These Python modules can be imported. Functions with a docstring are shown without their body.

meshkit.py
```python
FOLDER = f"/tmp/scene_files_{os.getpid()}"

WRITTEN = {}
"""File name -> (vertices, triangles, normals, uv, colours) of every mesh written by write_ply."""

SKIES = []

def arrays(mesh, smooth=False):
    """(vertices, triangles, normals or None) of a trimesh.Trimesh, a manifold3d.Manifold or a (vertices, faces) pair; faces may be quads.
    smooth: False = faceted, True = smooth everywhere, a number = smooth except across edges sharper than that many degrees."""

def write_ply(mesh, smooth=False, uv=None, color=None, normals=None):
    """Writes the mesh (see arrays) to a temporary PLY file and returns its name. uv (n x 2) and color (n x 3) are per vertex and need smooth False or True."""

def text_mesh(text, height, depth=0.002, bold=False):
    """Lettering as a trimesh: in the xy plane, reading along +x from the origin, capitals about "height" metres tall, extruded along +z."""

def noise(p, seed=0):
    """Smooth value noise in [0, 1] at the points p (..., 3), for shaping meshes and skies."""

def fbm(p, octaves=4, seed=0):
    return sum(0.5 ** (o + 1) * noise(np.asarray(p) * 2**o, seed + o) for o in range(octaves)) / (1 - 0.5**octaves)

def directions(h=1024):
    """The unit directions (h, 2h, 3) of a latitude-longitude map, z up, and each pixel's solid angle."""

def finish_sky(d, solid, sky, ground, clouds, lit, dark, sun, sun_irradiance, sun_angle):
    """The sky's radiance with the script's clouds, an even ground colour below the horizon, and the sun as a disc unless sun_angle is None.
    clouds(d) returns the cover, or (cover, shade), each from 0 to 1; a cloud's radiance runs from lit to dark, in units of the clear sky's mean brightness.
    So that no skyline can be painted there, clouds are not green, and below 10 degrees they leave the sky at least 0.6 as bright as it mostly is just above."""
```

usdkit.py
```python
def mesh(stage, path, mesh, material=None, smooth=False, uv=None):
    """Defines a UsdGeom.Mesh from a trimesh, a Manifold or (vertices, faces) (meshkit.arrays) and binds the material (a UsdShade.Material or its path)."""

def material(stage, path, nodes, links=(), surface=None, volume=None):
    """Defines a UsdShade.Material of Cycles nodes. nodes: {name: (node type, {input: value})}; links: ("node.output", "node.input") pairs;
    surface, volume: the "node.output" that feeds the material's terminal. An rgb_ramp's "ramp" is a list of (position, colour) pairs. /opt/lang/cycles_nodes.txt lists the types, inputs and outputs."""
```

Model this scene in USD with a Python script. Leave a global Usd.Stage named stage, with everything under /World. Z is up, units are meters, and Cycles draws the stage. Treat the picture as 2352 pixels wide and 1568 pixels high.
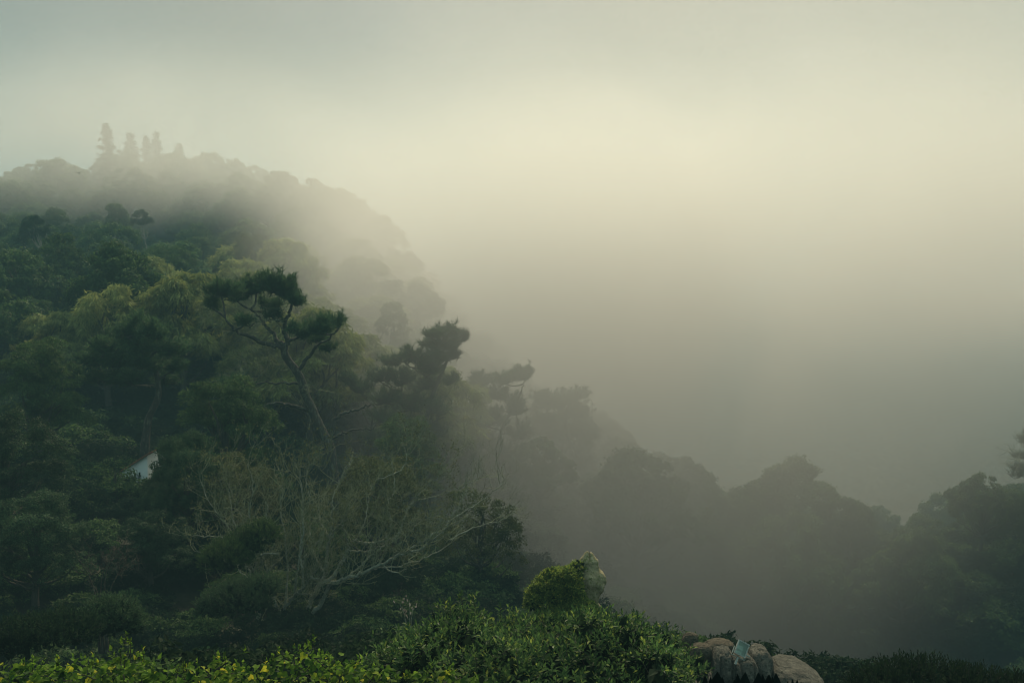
import math
import numpy as np, trimesh, usdkit, meshkit
from pxr import Usd, UsdGeom, UsdLux, UsdShade, Gf, Sdf, Vt
from scipy.interpolate import RBFInterpolator
from scipy.sparse import coo_matrix
from scipy.sparse.csgraph import connected_components

stage = Usd.Stage.CreateInMemory()
UsdGeom.SetStageUpAxis(stage, 'Z')
UsdGeom.Xform.Define(stage, '/World')

# ------------------------------------------------------------------ camera, sky, sun, exposure
F, PITCH, EYE = 2297.0, math.radians(3.9), 40.0        # focal length in units of a 2352 wide picture
cam = UsdGeom.Camera.Define(stage, '/World/camera')
cam.CreateHorizontalApertureAttr(36.0)
cam.CreateVerticalApertureAttr(24.0)
cam.CreateFocalLengthAttr(36.0 * F / 2352)
cam.AddTranslateOp().Set(Gf.Vec3d(0, 0, EYE))
cam.AddRotateXOp().Set(90 - math.degrees(PITCH))
cam.CreateExposureAttr(1.62)
SUN_EL, SUN_AZ = math.radians(40), math.radians(4)
sdir = np.array([math.sin(SUN_AZ) * math.cos(SUN_EL), math.cos(SUN_AZ) * math.cos(SUN_EL), math.sin(SUN_EL)])
sun = UsdLux.DistantLight.Define(stage, '/World/sun')
sun.CreateIntensityAttr(0.4)
sun.CreateAngleAttr(10.0)
sun.CreateNormalizeAttr(True)
sun.CreateColorAttr(Gf.Vec3f(1.0, 0.825, 0.58))
sun.AddTransformOp().Set(Gf.Matrix4d().SetRotate(Gf.Rotation(Gf.Vec3d(0, 0, 1), Gf.Vec3d(*map(float, sdir)))))
dome = UsdLux.DomeLight.Define(stage, '/World/sky')
dome.GetPrim().SetCustomDataByKey('kind', 'structure')
sky_m = usdkit.material(stage, '/World/Looks/overcast_sky', {
    'sky': ('sky_texture', {'sky_type': 'single_scattering', 'sun_disc': False, 'sun_elevation': SUN_EL, 'sun_rotation': SUN_AZ, 'aerosol_density': 2.0}),
    'tc': ('texture_coordinate', {}),
    'n': ('noise_texture', {'scale': 1.6, 'detail': 4.0, 'roughness': 0.5}),
    'cover': ('map_range', {'from_min': 0.2, 'from_max': 0.6, 'to_min': 0.95, 'to_max': 0.99, 'clamp': True}),
    # thin overcast: the cloud passes more, warmer light towards the sun and is a cool grey away from it
    'nrm': ('vector_math', {'math_type': 'normalize'}),
    'dot': ('vector_math', {'math_type': 'dot_product', 'vector2': tuple(map(float, sdir))}),
    'veil': ('map_range', {'from_min': 0.45, 'from_max': 1.0, 'to_min': 0.0, 'to_max': 1.0, 'clamp': True}),
    'wob': ('math', {'math_type': 'multiply_add', 'value2': 0.24, 'value3': -0.12}),
    'vs': ('math', {'math_type': 'add', 'use_clamp': True}),
    'cloud': ('rgb_ramp', {'ramp': [(0, (.35, .54, .53)), (0.5, (.60, .70, .61)), (1, (1.36, 1.19, .92))]}),
    # an overcast sky is brighter overhead than at the horizon
    'sep': ('separate_xyz', {}), 'zen': ('map_range', {'from_min': 0.0, 'from_max': 1.0, 'to_min': 0.75, 'to_max': 3.0, 'clamp': True}),
    'cz': ('vector_math', {'math_type': 'scale'}),
    'mix': ('mix_color', {}),
    'bg': ('background_shader', {'strength': 0.1})},
    [('tc.generated', 'n.vector'), ('tc.generated', 'nrm.vector1'), ('nrm.vector', 'dot.vector1'), ('dot.value', 'veil.value'), ('n.fac', 'wob.value1'), ('veil.result', 'vs.value1'), ('wob.value', 'vs.value2'),
     ('vs.value', 'cloud.fac'), ('nrm.vector', 'sep.vector'), ('sep.z', 'zen.value'), ('cloud.color', 'cz.vector1'), ('zen.result', 'cz.scale'), ('cz.vector', 'mix.b'), ('n.fac', 'cover.value'), ('cover.result', 'mix.fac'), ('sky.color', 'mix.a'), ('mix.result', 'bg.color')], surface='bg.background')
UsdShade.MaterialBindingAPI.Apply(dome.GetPrim()).Bind(sky_m)

# ------------------------------------------------------------------ helpers
FWD = np.array([0, math.cos(PITCH), -math.sin(PITCH)])
UPV = np.array([0, math.sin(PITCH), math.cos(PITCH)])


def at(u, v, Y):
    """The point that lies Y metres ahead, in the direction (u, v) of a 2352 x 1568 picture."""
    u, v, Y = np.broadcast_arrays(np.asarray(u, float), np.asarray(v, float), np.asarray(Y, float))
    d = FWD + ((u - 1176) / F)[..., None] * np.array([1.0, 0, 0]) - ((v - 784) / F)[..., None] * UPV
    return d * (Y / d[..., 1])[..., None] + np.array([0, 0, EYE])


def zoomed(x0, y0, s):
    return lambda X, Y: ((x0 + X / s) * 0.91875, (y0 + Y / s) * 0.91875)


Z1, Z2, Z4 = zoomed(0, 250, 2352 / 1100), zoomed(450, 630, 2.94), zoomed(450, 1060, 2302 / 950)
Z5, Z6, Z7, Z8 = zoomed(1000, 1340, 4.2), zoomed(1500, 1500, 2352 / 650), zoomed(1900, 1000, 1464 / 660), zoomed(1050, 800, 2.24)
used = {}


def numbered(path):
    n = used.get(path, 0)
    used[path] = n + 1
    return path if n == 0 else f'{path}_{n:03d}'


def tag(prim, label=None, cat=None, group=None, kind=None):
    prim = prim.GetPrim() if hasattr(prim, 'GetPrim') else prim
    for k, val in (('label', label), ('category', cat), ('group', group), ('kind', kind)):
        if val:
            prim.SetCustomDataByKey(k, val)
    return prim


def pose(x, loc=(0, 0, 0), rot=(0, 0, 0), scale=(1, 1, 1)):
    x.AddTranslateOp().Set(Gf.Vec3d(*map(float, loc)))
    x.AddRotateXYZOp().Set(Gf.Vec3f(*map(float, rot)))
    x.AddScaleOp().Set(Gf.Vec3f(*map(float, scale)))


def thing(name, label, cat, group=None, loc=(0, 0, 0), rot=(0, 0, 0), scale=(1, 1, 1)):
    x = UsdGeom.Xform.Define(stage, numbered('/World/' + name))
    pose(x, loc, rot, scale)
    return tag(x, label, cat, group)


def copy(root, label, loc, rot=(0, 0, 0), scale=(1, 1, 1), group=None):
    base = str(root.GetPath())
    x = UsdGeom.Xform.Define(stage, numbered(base[:-4] if base[-3:].isdigit() else base))
    pose(x, loc, rot, scale)
    x.GetPrim().GetReferences().AddInternalReference(base)
    x.GetPrim().SetInstanceable(True)
    return tag(x, label, root.GetCustomDataByKey('category'), group or root.GetCustomDataByKey('group'))


def obj(name, mesh, mat, parent=None, smooth=False, **k):
    path = numbered((str(parent.GetPath()) if parent else '/World') + '/' + name)
    m = usdkit.mesh(stage, path, mesh, mat, smooth=smooth)
    if str(mat.GetPath()) in LEAFY:
        leaf_tones(m, sum(map(ord, path)))
    tag(m, **k)
    return m.GetPrim()


LEAFY = set()


def leaf_tones(m, seed):
    """Gives every leaf of a mesh a tone of its own, 0 to 1."""
    f = np.array(m.GetFaceVertexIndicesAttr().Get()).reshape(-1, 3)
    n = len(m.GetPointsAttr().Get())
    k, lab = connected_components(coo_matrix((np.ones(2 * len(f), np.int8), (np.r_[f[:, 0], f[:, 0]], np.r_[f[:, 1], f[:, 2]])), shape=(n, n)), directed=False)
    t = np.random.default_rng(seed).random(k)[lab].astype(np.float32)
    UsdGeom.PrimvarsAPI(m).CreatePrimvar('leaf_tone', Sdf.ValueTypeNames.FloatArray, 'vertex').Set(Vt.FloatArray.FromNumpy(t))


def unit(a):
    return a / np.maximum(np.linalg.norm(a, axis=-1, keepdims=True), 1e-9)


RHOMB = (np.array([[0, 0, 0], [.45, .5, .12], [1, 0, -.06], [.45, -.5, .12]]), np.array([[0, 2, 1], [0, 3, 2]]))
OVAL = (np.array([[0, 0, 0], [.28, .42, .12], [.68, .38, .08], [1, 0, -.15], [.68, -.38, .08], [.28, -.42, .12]]), np.array([[0, 3, 2], [0, 2, 1], [0, 5, 4], [0, 4, 3]]))
IVY = (np.array([[0, 0, 0], [-.06, .36, .06], [.28, .52, .1], [.52, .3, .08], [1, 0, -.16], [.52, -.3, .08], [.28, -.52, .1], [-.06, -.36, .06], [.36, 0, -.02]]),
       np.array([[8, 1, 0], [8, 2, 1], [8, 3, 2], [8, 4, 3], [8, 5, 4], [8, 6, 5], [8, 7, 6], [8, 0, 7]]))
NEEDLE = (np.array([[0, -.5, 0], [0, .5, 0], [1, 0, 0]]), np.array([[0, 1, 2]]))


def leaf_arrays(P, D, N, L, Wd, T):
    D = unit(D)
    S = unit(np.cross(N, D))
    N = np.cross(D, S)
    L, Wd = np.broadcast_to(L, (len(P),))[:, None, None], np.broadcast_to(Wd, (len(P),))[:, None, None]
    t = T[0]
    return P[:, None] + L * t[None, :, :1] * D[:, None] + Wd * t[None, :, 1:2] * S[:, None] + Wd * t[None, :, 2:] * N[:, None]


def leaves(P, D, N, L, Wd, T=RHOMB):
    V = leaf_arrays(P, D, N, L, Wd, T)
    k = V.shape[1]
    return V.reshape(-1, 3), (np.arange(len(P))[:, None, None] * k + T[1][None]).reshape(-1, 3)


def join(parts):
    vs, fs, n = [], [], 0
    for v, f in parts:
        vs.append(v), fs.append(f + n)
        n += len(v)
    return np.vstack(vs), np.vstack(fs)


def tube(p, r, sides=6):
    p = np.asarray(p, float)
    r = np.broadcast_to(r, (len(p),))
    t = unit(np.gradient(p, axis=0))
    a = np.cross(t, np.where(np.abs(t[:, 2:]) < 0.9, [0, 0, 1.0], [1.0, 0, 0]))
    a = unit(a)
    for i in range(1, len(p)):                      # keep the frame from flipping
        q = a[i - 1] - t[i] * (a[i - 1] @ t[i])
        a[i] = q / max(np.linalg.norm(q), 1e-9)
    b, g = np.cross(t, a), np.arange(sides) * 2 * np.pi / sides
    v = p[:, None] + r[:, None, None] * (np.cos(g)[None, :, None] * a[:, None] + np.sin(g)[None, :, None] * b[:, None])
    i, j = np.meshgrid(np.arange(len(p) - 1), np.arange(sides), indexing='ij')
    q = np.stack([i * sides + j, i * sides + (j + 1) % sides, (i + 1) * sides + (j + 1) % sides, (i + 1) * sides + j], -1).reshape(-1, 4)
    return v.reshape(-1, 3), np.vstack([q[:, [0, 1, 2]], q[:, [0, 2, 3]]])


def curve(pts, n):
    """A smooth line of n points through pts."""
    pts = np.asarray(pts, float)
    if len(pts) < 3:
        return pts[0] + np.linspace(0, 1, n)[:, None] * (pts[-1] - pts[0])
    d = np.r_[0, np.cumsum(np.linalg.norm(np.diff(pts, axis=0), axis=1))]
    from scipy.interpolate import PchipInterpolator
    return PchipInterpolator(d, pts)(np.linspace(0, d[-1], n))


def sphere_dirs(rng, n):
    return unit(rng.normal(size=(n, 3)))


# ------------------------------------------------------------------ materials
def leaf_material(name, dark, light, rough=0.7, trans=0.35, patch=0.35, spec=0.12, accents=None):
    """Leaves: each leaf its own tone between dark and light, in patches of yellower and bluer green."""
    LEAFY.add('/World/Looks/' + name)
    mid = tuple((a + b) / 2 for a, b in zip(dark, light))
    ramp = [(0, dark), (0.5, mid), (1, light)]
    if accents:
        ramp = [(0, dark), (0.5, mid), (0.8, light), (0.9, light), (0.95, accents), (1, accents)]
    return usdkit.material(stage, '/World/Looks/' + name, {
        'g': ('attribute', {'attribute': 'leaf_tone'}), 'tc': ('texture_coordinate', {}), 'oi': ('object_info', {}),
        'ramp': ('rgb_ramp', {'ramp': ramp}),
        'n': ('noise_texture', {'scale': patch, 'detail': 3.0}),
        'val': ('map_range', {'from_min': 0.3, 'from_max': 0.7, 'to_min': 0.65, 'to_max': 1.4}),
        'ov': ('map_range', {'from_min': 0.0, 'from_max': 1.0, 'to_min': 0.8, 'to_max': 1.25}),
        'vv': ('math', {'math_type': 'multiply'}),
        'hsv': ('hsv', {'hue': 0.5, 'saturation': 1.0}),
        'p': ('principled_bsdf', {'roughness': rough, 'specular_ior_level': spec}),
        't': ('translucent_bsdf', {}), 'm': ('mix_closure', {'fac': trans})},
        [('g.fac', 'ramp.fac'), ('tc.object', 'n.vector'), ('n.fac', 'val.value'), ('oi.random', 'ov.value'), ('val.result', 'vv.value1'), ('ov.result', 'vv.value2'),
         ('vv.value', 'hsv.value'), ('ramp.color', 'hsv.color'), ('hsv.color', 'p.base_color'), ('hsv.color', 't.color'),
         ('p.BSDF', 'm.closure1'), ('t.BSDF', 'm.closure2')], surface='m.closure')


def rough_material(name, a, b, scale=6.0, rough=0.9, bump=0.4, c=None, spots=None, dist=0.05, stretch=(1, 1, 1)):
    nodes = {'tc': ('texture_coordinate', {}), 'map': ('mapping', {'scale': stretch}),
             'n': ('noise_texture', {'scale': scale, 'detail': 6.0, 'roughness': 0.65}),
             'ramp': ('rgb_ramp', {'ramp': [(0.3, a), (0.55, b), (0.75, c or b)]}),
             'n2': ('noise_texture', {'scale': scale * 4, 'detail': 5.0, 'roughness': 0.7}),
             'bump': ('bump', {'strength': bump, 'distance': dist}),
             'p': ('principled_bsdf', {'roughness': rough, 'specular_ior_level': 0.2})}
    links = [('tc.object', 'map.vector'), ('map.vector', 'n.vector'), ('map.vector', 'n2.vector'), ('n.fac', 'ramp.fac'), ('n2.fac', 'bump.height'), ('bump.normal', 'p.normal')]
    if spots:
        nodes.update({'vo': ('noise_texture', {'scale': scale * 2.2, 'detail': 4.0, 'roughness': 0.75}), 'sf': ('map_range', {'from_min': 0.54, 'from_max': 0.6, 'to_min': 0.0, 'to_max': 1.0, 'clamp': True}),
                      'mx': ('mix_color', {'b': spots})})
        links += [('map.vector', 'vo.vector'), ('vo.fac', 'sf.value'), ('sf.result', 'mx.fac'), ('ramp.color', 'mx.a'), ('mx.result', 'p.base_color')]
    else:
        links.append(('ramp.color', 'p.base_color'))
    return usdkit.material(stage, '/World/Looks/' + name, nodes, links, surface='p.BSDF')


M = dict(
    dark=leaf_material('dark_evergreen_leaf', (.018, .036, .018), (.050, .092, .042)),
    green=leaf_material('green_leaf', (.026, .052, .018), (.080, .135, .042)),
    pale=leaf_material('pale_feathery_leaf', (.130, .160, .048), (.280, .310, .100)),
    olive=leaf_material('olive_leaf', (.040, .052, .022), (.110, .125, .050)),
    brown=leaf_material('brownish_leaf', (.040, .045, .020), (.130, .120, .050), accents=(.40, .34, .07)),
    needle=leaf_material('pine_needle', (.026, .056, .026), (.070, .125, .050), trans=0.3),
    ivy=leaf_material('ivy_leaf', (.018, .055, .012), (.135, .235, .028), rough=0.7, patch=2.0, trans=0.5, accents=(.42, .42, .035), spec=0.08),
    laurel=leaf_material('laurel_leaf', (.012, .036, .015), (.068, .128, .036), rough=0.5, patch=1.2, accents=(.17, .22, .045), spec=0.15, trans=0.45),
    mound=leaf_material('mound_leaf', (.060, .110, .024), (.220, .285, .060), rough=0.5, patch=1.5, accents=(.40, .42, .07), spec=0.15, trans=0.4),
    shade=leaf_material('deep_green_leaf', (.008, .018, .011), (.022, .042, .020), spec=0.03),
    agave=leaf_material('stiff_pointed_leaf', (.006, .014, .013), (.011, .022, .019), trans=0.03, spec=0.05),
    dead=leaf_material('withered_leaf', (.14, .14, .13), (.26, .26, .25)),
    bark=rough_material('pine_bark', (.026, .023, .018), (.055, .048, .038), 5.0, spots=(.11, .115, .085), stretch=(1, 1, .3)),
    darkbark=rough_material('dark_bark', (.030, .028, .022), (.060, .054, .042), 5.0, stretch=(1, 1, .3)),
    palebark=rough_material('pale_bark', (.12, .12, .10), (.24, .23, .19), 3.0, stretch=(1, 1, .3)),
    lichen=rough_material('lichened_bark', (.10, .11, .08), (.20, .21, .155), 9.0, spots=(.34, .35, .27)),
    twig=rough_material('lichened_twig', (.11, .125, .075), (.21, .23, .14), 9.0),
    rock=rough_material('granite', (.040, .042, .035), (.082, .083, .068), 6.0, c=(.145, .142, .112), bump=1.0, spots=(.026, .030, .022), dist=0.04),
    palerock=rough_material('pale_granite', (.20, .175, .095), (.33, .29, .17), 7.0, c=(.42, .38, .25), bump=1.0, spots=(.15, .16, .055), dist=0.04),
    warmrock=rough_material('ochre_granite', (.042, .036, .024), (.072, .062, .042), 5.0, c=(.11, .098, .07), bump=1.0, spots=(.04, .04, .028), dist=0.04),
    soil=rough_material('forest_floor', (.012, .014, .009), (.030, .030, .018), 0.7, c=(.022, .032, .014), bump=0.7, dist=0.2),
    white=rough_material('white_render_wall', (.74, .75, .73), (.82, .83, .80), 2.0, bump=0.15),
    tile=rough_material('old_roof_tile', (.10, .050, .030), (.20, .095, .055), 2.5),
    darkwood=rough_material('dark_timber', (.018, .016, .013), (.040, .033, .026), 4.0, stretch=(1, 1, .2)),
    stone=rough_material('wall_stone', (.20, .17, .12), (.36, .31, .22), 2.0),
    metal=usdkit.material(stage, '/World/Looks/grey_metal', {'tc': ('texture_coordinate', {}), 'n': ('noise_texture', {'scale': 30.0, 'detail': 4.0}), 'r': ('rgb_ramp', {'ramp': [(.3, (.20, .23, .21)), (.7, (.36, .40, .37))]}),
                          'p': ('principled_bsdf', {'metallic': 0.35, 'roughness': 0.5})}, [('tc.object', 'n.vector'), ('n.fac', 'r.fac'), ('r.color', 'p.base_color')], surface='p.BSDF'),
    pane=usdkit.material(stage, '/World/Looks/lamp_glass', {'f': ('fresnel', {'IOR': 1.6}), 't': ('transparent_bsdf', {'color': (.92, .97, .94)}), 'g': ('glossy_bsdf', {'color': (.9, .95, .92), 'roughness': 0.15}), 'm': ('mix_closure', {})},
                         [('f.fac', 'm.fac'), ('t.BSDF', 'm.closure1'), ('g.BSDF', 'm.closure2')], surface='m.closure'),
    reflector=usdkit.material(stage, '/World/Looks/lamp_reflector', {'p': ('principled_bsdf', {'base_color': (.70, .76, .70), 'metallic': 0.6, 'roughness': 0.45})}, [], surface='p.BSDF'),
    bird=usdkit.material(stage, '/World/Looks/dark_feather', {'tc': ('texture_coordinate', {}), 'n': ('noise_texture', {'scale': 20.0}), 'r': ('rgb_ramp', {'ramp': [(.3, (.015, .015, .015)), (.7, (.03, .03, .03))]}),
                         'p': ('principled_bsdf', {'roughness': 0.7})}, [('tc.object', 'n.vector'), ('n.fac', 'r.fac'), ('r.color', 'p.base_color')], surface='p.BSDF'),
)

# ------------------------------------------------------------------ terrain
# trees whose top the photograph shows: (kind, u, v of the top, width in picture units, distance, label)
SEEN = [
    ('conifer', 243, 284, 62, 150, 'tallest dark spire-shaped conifer on the misty hilltop, standing clear of the others'),
    ('conifer', 300, 306, 66, 172, 'pale misty conifer right beside the tallest spire on the hilltop'),
    ('conifer', 336, 312, 44, 184, 'narrow faint conifer, third spire from the left on the hilltop'),
    ('conifer', 358, 304, 52, 190, 'narrow faint conifer, fourth spire from the left on the hilltop'),
    ('conifer', 410, 330, 56, 196, 'very faint conifer almost lost in the fog, fifth spire on the hilltop'),
    ('dome', 140, 372, 200, 150, 'wide dark crown on the hill skyline left of the tallest conifer'),
    ('dome', 40, 415, 170, 140, 'dark crown on the hill skyline at the left edge of the photo'),
    ('dome', 300, 395, 210, 140, 'dark crown in the mist just below the row of hilltop conifers'),
    ('dome', 450, 430, 210, 138, 'dark rounded crown fading into fog right of the hilltop conifers'),
    ('dome', 570, 508, 170, 112, 'wide pale green dome-shaped tree high on the hill above the flat-topped pine'),
    ('dome', 690, 520, 190, 118, 'pale green rounded crown on the hill beside the wide pale dome'),
    ('dome', 820, 462, 120, 128, 'dark tall crown where the hill edge meets the bright fog'),
    ('dome', 800, 540, 150, 120, 'dark rounded tree above the stone wall on the hill edge'),
    ('dome', 545, 402, 170, 140, 'faint crown on the foggy ridge right of the hilltop conifers'),
    ('dome', 640, 396, 160, 136, 'faint crown almost lost in fog at the middle of the ridge'),
    ('dome', 725, 418, 170, 132, 'dim rounded crown on the foggy ridge above the pale domes'),
    ('dome', 795, 440, 130, 130, 'dim crown beside the dark tall crown at the hill edge'),
    ('dome', 880, 500, 120, 122, 'faint crown on the steep hill edge below the dark tall crown'),
    ('dome', 925, 575, 120, 112, 'faint crown on the steep hill edge just right of the stone wall'),
    ('slim', 428, 582, 90, 92, 'pointed dull green tree rising behind the left end of the flat-topped pine'),
    ('dome', 560, 600, 180, 100, 'grey-green crown in mist directly behind the top of the flat-topped pine'),
    ('dome', 868, 612, 130, 100, 'brownish dark crown in front of the stone wall on the hill edge'),
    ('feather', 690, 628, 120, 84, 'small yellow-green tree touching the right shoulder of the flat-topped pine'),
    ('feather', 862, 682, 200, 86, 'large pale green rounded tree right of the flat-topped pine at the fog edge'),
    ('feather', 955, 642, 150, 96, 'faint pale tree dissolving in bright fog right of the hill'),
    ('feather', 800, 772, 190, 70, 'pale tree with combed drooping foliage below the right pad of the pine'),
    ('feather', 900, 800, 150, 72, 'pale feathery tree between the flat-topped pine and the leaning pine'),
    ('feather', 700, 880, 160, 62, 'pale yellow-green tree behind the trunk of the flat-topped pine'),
    ('dome', 60, 690, 200, 66, 'dark broad crown at the left edge below the bare pale trunks'),
    ('dome', 210, 690, 230, 66, 'dull dark green crown under the leaning pale trunks'),
    ('dome', 350, 712, 150, 72, 'olive crown behind the dark pine on the left'),
    ('dome', 450, 745, 170, 64, 'dull olive rounded tree left of the flat-topped pine'),
    ('feather', 560, 800, 190, 60, 'light feathery tree under the long left branch of the flat-topped pine'),
    ('layered', 90, 782, 250, 43, 'large dark green layered tree at the left edge beside the dark pine'),
    ('layered', 505, 868, 300, 40, 'large lush green feathery tree left of the trunk of the flat-topped pine'),
    ('broad', 20, 955, 320, 33, 'big dark leafy tree at the left edge, left of the white house'),
    ('broad', 425, 1000, 200, 34, 'dark green leafy tree right of the white house'),
    ('broad', 128, 1040, 84, 38, 'small leafy tree just left of the white house'),
    ('broad', 372, 1095, 150, 35, 'small leafy tree just right of the white house, partly hiding it'),
    ('twiggy', 268, 1052, 120, 38, 'thin small-leaved tree whose branches cross in front of the white house'),
    ('broad', 345, 1185, 250, 31, 'dark green leafy tree below the white house'),
    ('broad', 70, 1140, 300, 29, 'dark leafy tree at the left edge below the big leafy tree'),
    ('sparse', 520, 1045, 290, 35, 'thin olive-leaved tree above the left end of the bare lichen-covered tree'),
    ('sparse', 870, 1050, 300, 36, 'thin olive-leaved tree behind the middle of the bare lichen-covered tree'),
    ('sparse', 1110, 1130, 240, 38, 'thin olive tree behind the right end of the bare lichen-covered tree'),
    ('layered', 930, 960, 220, 50, 'dark green tree in the hollow between the two big pines'),
    ('dome', 1240, 1010, 180, 66, 'faint misty tree with a dark hollow below the two hazy pines'),
    ('dome', 1390, 1080, 200, 72, 'faint rounded tree in fog right of the hazy pines'),
    ('dome', 1560, 1055, 220, 80, 'broad faint crown in fog left of the biggest dome on the right'),
    ('dome', 1790, 1062, 300, 78, 'biggest rounded dome-shaped crown in the misty valley on the right'),
    ('dome', 1950, 1150, 170, 74, 'smaller rounded crown on the right flank of the biggest valley dome'),
    ('dome', 2090, 1215, 190, 72, 'low misty crown in the dip between the valley dome and the right-hand trees'),
    ('dome', 2255, 1098, 190, 70, 'dark blue-green rounded tree near the right edge of the photo'),
    ('dome', 2375, 1105, 130, 66, 'dark tree cut by the right edge of the photo below the branchy pine'),
]
PROTO_SIZE = {'conifer': (15.0, 4.6), 'dome': (10.0, 10.0), 'slim': (10.0, 4.6), 'feather': (9.0, 8.6), 'layered': (9.0, 7.5), 'broad': (8.0, 8.0), 'sparse': (6.5, 6.5), 'twiggy': (6.5, 6.5)}
ctrl = [(0, 0, -2.6), (-12, 0, -3.0), (12, 0, -3.4), (-6, 8, -4.4), (0, 8, -4.4), (5, 8, -4.8), (0, 12.5, -6.0), (-8, 13, -6.6), (6, 12.5, -6.6), (3.2, 20, -7.5), (8, 17, -8.2), (16, 16, -10.5), (-8, 20, -9.6), (-20, 20, -9.5),
        (-7, 30, -10.9), (3, 30, -12.6), (20, 30, -19), (40, 30, -22), (-30, 30, -9), (-22, 42, -9), (-9, 48, -13.5), (-3, 56, -15), (4, 66, -19), (25, 60, -29), (45, 60, -28),
        (35, 90, -35), (70, 90, -30), (-70, 60, -4), (-90, 100, 6), (-65, 160, 12), (-110, 180, 16), (-40, 185, 10), (-14, 150, -12), (12, 120, -32), (60, 130, -36), (-5, 220, -30), (100, 220, -40), (-120, 300, 10), (0, 320, -36), (120, 320, -36), (-300, 600, 0), (0, 600, -16), (300, 600, -16),
        (-150, 60, 2), (150, 60, -28), (150, 0, -14), (-150, 0, -2), (0, -40, -1), (150, 160, -36), (-220, 200, 18), (260, 200, -40)]
for kind, u, v, w, Y, lab in SEEN:
    p = at(u, v, Y)
    ctrl.append((p[0], Y, p[2] - EYE - PROTO_SIZE[kind][0] * (w / F * Y) / PROTO_SIZE[kind][1]))
ctrl = np.array(ctrl)
_rbf = RBFInterpolator(ctrl[:, :2] / 50, ctrl[:, 2], kernel='thin_plate_spline', smoothing=0.02)


def ground(x, y):
    x, y = np.broadcast_arrays(np.asarray(x, float), np.asarray(y, float))
    g = np.clip(_rbf(np.stack([np.clip(x, -300, 300).ravel(), np.clip(y, -60, 560).ravel()], 1) / 50).reshape(x.shape), -50, 24)
    return g + EYE


gx = np.unique(np.r_[np.linspace(-1600, -420, 16), np.linspace(-420, -100, 40), np.linspace(-100, 100, 160), np.linspace(100, 420, 40), np.linspace(420, 1600, 16)])
gy = np.unique(np.r_[np.linspace(-60, 0, 12), np.linspace(0, 170, 150), np.linspace(170, 520, 45), np.linspace(520, 1640, 24)])
X, Y_ = np.meshgrid(gx, gy, indexing='ij')
Zg = ground(X, Y_)
Zg = Zg + 0.5 * (meshkit.fbm(np.stack([X * .25, Y_ * .25, 0 * X], -1), 4, 3) - .5)
gv = np.stack([X, Y_, Zg], -1).reshape(-1, 3)
i, j = np.meshgrid(np.arange(len(gx) - 1), np.arange(len(gy) - 1), indexing='ij')
a = i * len(gy) + j
gf = np.stack([a, a + len(gy), a + len(gy) + 1, a + 1], -1).reshape(-1, 4)
obj('ground', (gv, gf), M['soil'], smooth=True, kind='structure')

# ------------------------------------------------------------------ haze and fog
top = 90.0
hz = trimesh.creation.box((3240, 1740, top + 20))
hz.apply_translation((0, 790, (top - 20) / 2))
haze_m = usdkit.material(stage, '/World/Looks/thin_haze', {'v': ('principled_volume', {'color': (.40, .80, .96), 'density': 0.0011, 'anisotropy': 0.0})}, [], volume='v.volume')
obj('haze', hz, haze_m, kind='stuff', label='thin even haze in the air over the whole valley')
# the low cloud lying against the hill: its underside falls from above the hilltop on the left down into the valley on the right
FOG_MAX = 0.035
fog_box = trimesh.creation.box((560, 190, 100))
fog_box.apply_translation((20, 132, EYE - 4))


def ramp(lo, hi, a, b, kind='smoothstep'):
    return ('map_range', {'range_type': kind, 'from_min': lo, 'from_max': hi, 'to_min': a, 'to_max': b, 'clamp': True})


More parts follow.
